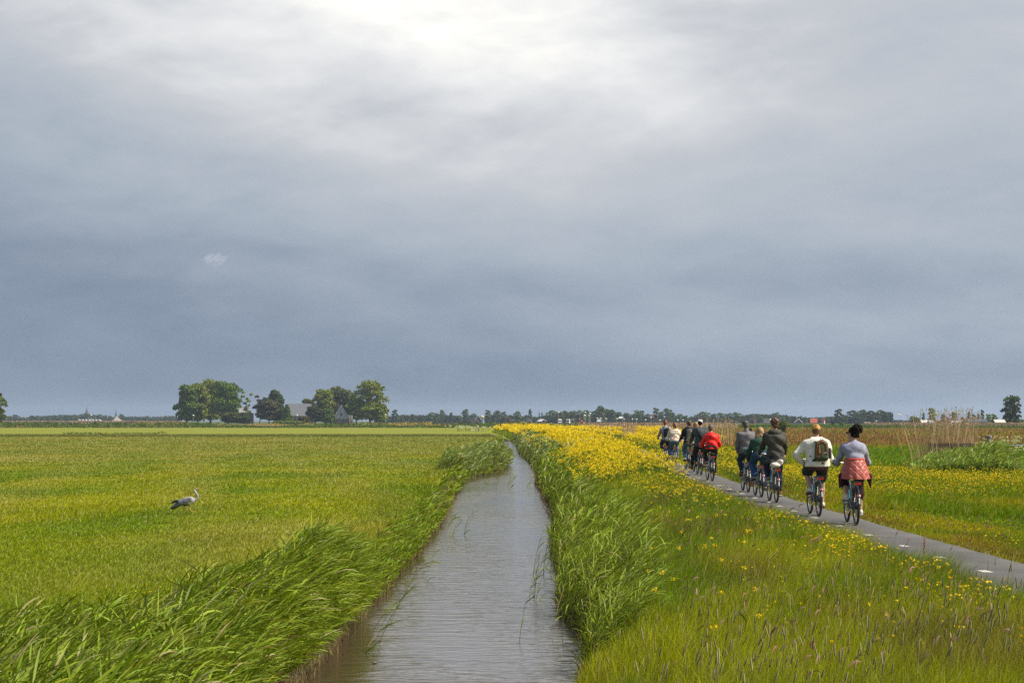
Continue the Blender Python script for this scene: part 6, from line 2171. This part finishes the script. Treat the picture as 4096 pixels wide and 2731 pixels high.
riders = [
    (2664.7, 1855.7, -1.0, -1.2, 'black bicycle under the hair bun rider, farthest up the path', 'person in grey sweater with a hair bun and black backpack, farthest up the path',
     dict(turn=-.3, lean=.05, top=1.85, hair='bun', hair_mat=hairau, top_mat=cloth('pale_grey_knit', (.27, .27, .31)), top_name='sweater', leg_mat=jeans2, shoe_mat=shd, hem=1.02, undershirt=cloth('white_shirt', (.62, .60, .55)), under_z=.98), 'pack1'),
    (2700.5, 1865.0, -1.0, .4, 'black bicycle under the rider in the flower print jacket', 'person in cream jacket with red flower print and auburn ponytail',
     dict(turn=.3, lean=.14, hx=.02, top=1.75, hair='pony', hair_mat=hairau, top_mat='floral', leg_mat=jeans, shoe_mat=cloth('teal_shoe', (.03, .13, .13)), loose=1.2, bulk=1.02, hem=1.0, collar=True), None),
    (2757, 1877.4, -1.0, -.3, 'black bicycle ridden by the person with the grey backpack', 'person in black hoodie with brown hair and blue jeans on the middle of the path',
     dict(turn=.6, top=1.83, hair='short', hair_mat=hairbr, top_mat=blackc, hood=True, leg_mat=jeans, shoe_mat=shw_, sole_mat=M_DSOLE, hem=1.0, hx=.02, lean=.14), 'pack3'),
    (2790.5, 1888.5, -1.5, 1.9, 'black bicycle partly hidden under the long beige coat', 'person in long beige trench coat with reddish blonde hair',
     dict(turn=-.5, top=1.78, hair='long', hair_len=.16, hair_mat=hairbl, top_mat=cloth('beige_gabardine', (.42, .35, .23)), leg_mat=blackc, shoe_mat=shb, sole_mat=M_DSOLE, hem=1.0, collar=True, coat=True), None),
    (2804.6, 1899.8, -1.0, -.2, 'black bicycle ridden by the person in the white cap', 'person in dark grey jacket and backwards white cap with a sling bag',
     dict(top=1.87, bulk=1.14, shw=.225, cap=mat('white_cap', (.75, .75, .76), .7), cap_fwd=1, hair='short', hair_mat=hairbk, top_mat=cloth('dark_slate_cloth', (.055, .062, .068)), leg_mat=cloth('maroon_black_cloth', (.028, .016, .016)), shoe_mat=shb, sole_mat=M_DSOLE, hem=.96, loose=1.15), 'sling'),
    (2849.5, 1923.6, -2.0, -1.3, 'black bicycle with a small bag on its rack, ridden by the person in red', 'person in bright red rain jacket and black trousers with grey hair',
     dict(top=1.71, hair='short', hair_mat=hairgr, top_mat=cloth('bright_red_shell', (.72, .018, .012), .5), turn=-.25, hood=True, hood_r=.05, leg_mat=blackc, shoe_mat=shb, hem=.97, loose=1.16, wrinkle=.011, leg_w=.9, hipk=1.05), None),
    (2993.6, 1968, -.5, -.9, 'black bicycle ridden one handed by the person in the grey cap', 'person in grey fleece and dark cap holding up a phone',
     dict(top=1.83, bulk=1.10, shw=.215, cap=mat('dark_grey_cap', (.07, .065, .06), .8), hair='short', hair_mat=hairgr, top_mat=cloth('grey_fleece', (.155, .145, .15)), collar=True, leg_mat=jeans2, shoe_mat=cloth('dark_red_shoe', (.16, .03, .022)), sole_mat=M_RSOLE,
          hem=1.0, loose=1.12, hand_l=(-.17, .42, .93), grip_l=False, hdir_l=(.6, .5, -.5), hn_l=(0, .5, -1), pole_l=(-1, -.5, 0), hand_r=(.17, .62, 1.45), grip_r=False, hdir_r=(-.15, .2, 1), hn_r=(-.6, .6, .2), pole_r=(.7, -.2, -1), hx=-.03, top_=0), 'phone'),
    (3046, 1988, -.6, -.8, 'black bicycle ridden by the long haired person in green', 'person in green sweater and blue jeans with long blonde hair',
     dict(turn=-.35, hx=.025, lean=.13, top=1.67, hair='long', hair_len=.40, hair_mat=hairbl, top_mat=cloth('bottle_green_knit', (.028, .075, .05)), hood=True, hood_r=.045, leg_mat=jeans3, shoe_mat=cloth('tan_shoe', (.42, .28, .16)), sole_mat=M_DSOLE, hem=.97, top_name='sweater', leg_w=1.12, hem_r=.075, loose=1.12, hipk=1.08), None),
    (3106, 2010, -.6, -1.1, 'black bicycle carrying the crumpled white bag', 'person in dark olive parka with curly brown hair',
     dict(turn=.25, top=1.86, shw=.215, bulk=1.06, hair='curly', hair_mat=hairbr, top_mat=cloth('dark_olive_parka', (.060, .056, .044), .7), hood=True, hood_r=.062, leg_mat=cloth('navy_trousers', (.018, .022, .045)), shoe_mat=shb, hem=.88, hem_w=.155, loose=1.2, wrinkle=.011, lean=.07), 'bag'),
    (3275.5, 2065, 0.0, -.95, 'black bicycle with cyan decal ridden by the person in white', 'person in cream hoodie, dark shorts and backwards mustard cap',
     dict(top=1.75, bulk=1.22, shw=.225, cap=mat('mustard_cap', (.55, .27, .035), .7), hair='short', hair_mat=hairbr, top_mat=cloth('cream_fleece', (.74, .70, .60)), hood=True, hood_r=.055, leg_end=.3, leg_mat=cloth('charcoal_shorts', (.03, .033, .036)), shoe_mat=shw_, sole_mat=M_RSOLE,
          hem=.95, undershirt=cloth('maroon_shirt', (.10, .03, .04)), under_z=.885, loose=1.2, wrinkle=.010, hand_l=(-.24, .38, 1.0), grip_l=False, hdir_l=(.3, .5, -.8), pole_l=(-1, -.5, 0), lean=.12, hx=.0), 'khaki'),
    (3425, 2100, 1.5, -.95, 'black bicycle nearest the camera under the coral jacket', 'person in lavender grey top with curly dark updo and sunglasses',
     dict(top=1.72, bulk=1.04, shw=.20, hair='bigbun', hair_mat=hairbk, top_mat=cloth('lavender_grey_knit', (.27, .27, .35)), top_name='sweater', leg_end=.78, leg_mat=cloth('black_burgundy_leggings', (.030, .012, .014)), leg_name='leggings', shoe_mat=shw_,
          hem=1.12, hem_w=.112, loose=1.0, wrinkle=.006, turn=.75, lean=.12, calf=1.15, hem_r=.046, hipk=1.02, leg_wr=.001, hx=-.01), 'coral'),
]
for (pxr, pyr, hd, crk, blab, plab, P, xt) in riders:
    x, y = gp(pxr, pyr, .014)
    rz = R(-hd)
    P['crank'] = crk
    if P['top_mat'] == 'floral': P['top_mat'] = floral_mat()
    b = set_bike(x, y, rz, crk, blab)
    body, I = person(x, y, rz, plab, P)
    ch = I['chest']
    if xt == 'pack1':
        backpack(body, I, (.02, .02, .024), 'black backpack worn over the grey sweater', xoff=.03, h=.40)
    elif xt == 'pack3':
        backpack(body, I, (.15, .14, .14), 'grey backpack worn over the black hoodie', xoff=.03)
    elif xt == 'sling':
        sling(body, I, (.022, .022, .025), 'black sling bag across the dark grey jacket')
    elif xt == 'khaki':
        backpack(body, I, (.10, .105, .055), 'khaki backpack with orange piping on the cream hoodie', w=.27, h=.40, d=.15, xoff=.055, style='khaki')
    elif xt == 'phone':
        w_ = I['wr'][1]
        o = MB().box((w_[0] - .035, w_[1] + .02, w_[2] + .11), (.072, .010, .15)).build('phone', mat('black_phone', (.015, .015, .018), .2)); worn(o, body)
        tag(o, 'black phone held upright beside the grey cap', 'phone')
    elif xt == 'bag':
        S = Body(.04)
        S.ell([-.03, .00, .835], [.11, .14, .065]); S.ell([.06, .02, .885], [.09, .10, .06]); S.ell([.10, -.02, .92], [.05, .07, .05])
        o = skin_obj('bag', S, .012, cloth('white_crumpled_cloth', (.66, .60, .52)), None, wrinkle=.012, wf=14); worn(o, body)
        tag(o, 'crumpled white bag lying on the bicycle rack', 'bag')
    elif xt == 'coral':
        pv_ = I['waist']
        cm = quilt_mat((.40, .085, .06))
        n = 40
        Vs, Fs = [], []
        rows_ = [(1.17, .168, .158), (1.12, .182, .182), (1.05, .208, .212), (.97, .240, .240), (.89, .268, .262), (.82, .288, .275)]
        for off_ in (0.0, -.012):
            for z, rx, ry in rows_:
                for i in range(n):
                    a = math.pi * (.96 + 1.08 * i / (n - 1))
                    f_ = 1 + .035 * math.sin(i * 1.1 + z * 6) * (1.2 - z) * 2
                    zz = z - (.012 * math.sin(i / (n - 1) * math.pi) if z < .9 else 0) + .008 * math.sin(i * .9) * (1.2 - z)
                    Vs.append([math.cos(a) * (rx + off_) * f_, .20 + math.sin(a) * (ry + off_) * f_, zz])
        m_ = len(rows_) * n
        for r_ in range(len(rows_) - 1):
            for i in range(n - 1):
                q = r_ * n + i
                Fs.append([q, q + n, q + n + 1, q + 1]); Fs.append([m_ + q + 1, m_ + q + n + 1, m_ + q + n, m_ + q])
        for i in range(n - 1):
            q = (len(rows_) - 1) * n + i
            Fs.append([q, m_ + q, m_ + q + 1, q + 1])
        o = MB().poly(Vs, Fs).build('jacket_round_waist', cm, body, smooth=True)
        tm = cloth('coral_waistband', (.50, .08, .055))
        MB().tube([[math.cos(a) * .162, .20 + math.sin(a) * .150, 1.155] for a in np.linspace(math.pi * .9, math.pi * 2.1, 16)], .026, 6, flat=1).build('tied_waistband', tm, body, smooth=True)
        dm = cloth('dark_coral_lining', (.05, .012, .012))
        for s in (-1, 1):
            S = Body(.02); S.cone([s * .245, .13, .86], [s * .27, .13, .66], .055, .016, flat=1.6)
            skin_obj('hanging_sleeve', S, .012, dm, body)
        hp = I['hp']
        gl = MB()
        for s in (-1, 1):
            gl.tube([hp([s * .045, .092, .018]), hp([s * .015, .100, .018])], [.021, .018], 8)
            gl.tube([hp([s * .06, .085, .022]), hp([s * .082, .0, .018])], .005, 5)
        gl.tube([hp([-.02, .098, .022]), hp([.02, .098, .022])], .005, 5)
        gl.build('sunglasses', mat('brown_sunglasses', (.10, .035, .02), .2), body)
    if P.get('coat'):
        C2 = Body(.03)
        for k in range(7):
            a = math.pi * (1.0 + k / 6)
            C2.cone([.13 * math.cos(a), .20 + .10 * math.sin(a), 1.05], [.21 * math.cos(a) - .04, .18 + .17 * math.sin(a), .62], .035, .028)
        skin_obj('coat_skirt', C2, .013, P['top_mat'], body, wrinkle=.008, clip=lambda X, Y, Z: (.62 - Z + .05 * X).astype(np.float32))
    if 'bright red' in plab:
        S = Body(.03); S.ell([0, .02, .82], [.085, .12, .045])
        o = skin_obj('rack_bag', S, .012, blackc, None, wrinkle=.006); worn(o, body); tag(o, 'small black bag strapped on the rack under the red jacket', 'bag')

# ------------------------------------------------------------------ heron
hx_, hy_ = gp(741, 2052, -.38)
M_HER = leaf_mat('heron_feathers', 0.0, .7, .2)
H = Body(.03)
# profile along +X (the way it walks); z up from the ground
H.cone([-.10, 0, .235], [.11, 0, .285], .075, .085)
H.cone([.02, 0, .26], [.14, 0, .275], .088, .066)
H.cone([-.22, 0, .17], [-.08, 0, .23], .028, .065)
nk = [[.15, 0, .285], [.215, 0, .30], [.252, 0, .335], [.256, 0, .38], [.232, 0, .425], [.202, 0, .468], [.194, 0, .515]]
H.chain(nk, [.050, .034, .025, .022, .021, .020, .021], k=.015)
H.ell([.212, 0, .540], [.036, .018, .019], k=.012)
H.cone([.235, 0, .541], [.345, 0, .536], .0105, .0025, k=.006)
for (hipx, knx, knz, ax_, az_, fx, s) in ((.055, .085, .135, .125, .07, .175, -1), (.0, -.03, .12, -.062, .04, -.085, 1)):
    H.cone([hipx, s * .03, .22], [knx, s * .03, knz], .026, .009, k=.015); H.cone([knx, s * .03, knz], [ax_, s * .03, az_ * .7], .0085, .0075, k=.005)
    if s < 0:
        H.cone([ax_, s * .03, az_ * .7], [fx + .03, s * .03, .035], .0075, .005, k=.003)
    else:
        H.cone([ax_, s * .03, az_ * .7], [ax_ - .015, s * .03, -.01], .0075, .006, k=.003)
    for dy in (-.03, 0, .03):
        b_ = [fx + .03, s * .03, .035] if s < 0 else [ax_ - .015, s * .03, -.01]
        H.cone(b_, [b_[0] + .055, s * .03 + dy, b_[2] - .012], .005, .003, k=.002)


def heron_col(V):
    x, z = V[:, 0], V[:, 2]
    c = np.tile(np.array([.20, .20, .22]), (len(V), 1))
    neckm = (x > .14) | (z > .34)
    c[neckm] = [.34, .31, .30]
    c[(x > .07) & (x < .16) & (z < .25) & (z > .19)] = [.60, .57, .50]
    c[(z > .48)] = [.62, .60, .56]
    c[(z > .541) & (z < .556) & (x < .235)] = [.02, .02, .025]
    c[(x > .243) & (z > .49)] = [.62, .26, .10]
    c[(x > .215) & (np.abs(V[:, 1]) < .008) & (z < .42) & (z > .27)] = [.04, .04, .05]
    c[(z < .192) & (x > -.03) & (x < .12) & (z > .16)] = [.02, .02, .025]
    c[(z < .145) & (x > -.2)] = [.62, .36, .10]
    c[(x < -.13) & (z > .1)] = [.05, .05, .06]
    return c


her = col_obj('heron', H, .0058, M_HER, heron_col)
her.location = (hx_, hy_, float(height(hx_, hy_)) + .03)
her.scale = (1.18, 1.18, 1.08)
tag(her, 'grey heron striding right across the short pasture', 'heron')
M_WINGG = mat('grey_wing_feathers', (.13, .13, .15), .75, nscale=40, namt=.25)
M_WINGB = mat('black_flight_feathers', (.018, .018, .022), .6)
for s in (-1, 1):
    Wn = Body(.015)
    Wn.cone([.10, s * .062, .295], [-.10, s * .070, .230], .055, .050, flat=2.2)
    Wn.cone([-.08, s * .068, .220], [-.285, s * .035, .125], .048, .016, flat=2.0)
    wo_ = skin_obj('wing', Wn, .007, M_WINGG, her)
    Fb = Body(.006)
    for k in range(5):
        Fb.cone([-.02 - .02 * k, s * .055, .205 - .006 * k], [-.30 + .012 * k, s * .03, .115 - .012 * k + (.004 * k)], .018, .009, flat=1.5)
    skin_obj('flight_feathers', Fb, .006, M_WINGB, wo_)
Fb = Body(.008)
for k in range(4):
    Fb.cone([-.10, .01 * k - .015, .285 - .01 * k], [-.235 - .03 * (k % 3), .01 * k - .015, .285 - .035 * k], .016, .011, flat=1.5)
skin_obj('loose_back_feathers', Fb, .006, mat('dark_grey_plume', (.07, .068, .072), .7), her)
MB().lathe([(.0005, -.004), (.0035, 0), (.0005, .004)], (.222, -.0175, .547), 8).build('eye', mat('yellow_eye', (.6, .45, .05), .3), her)
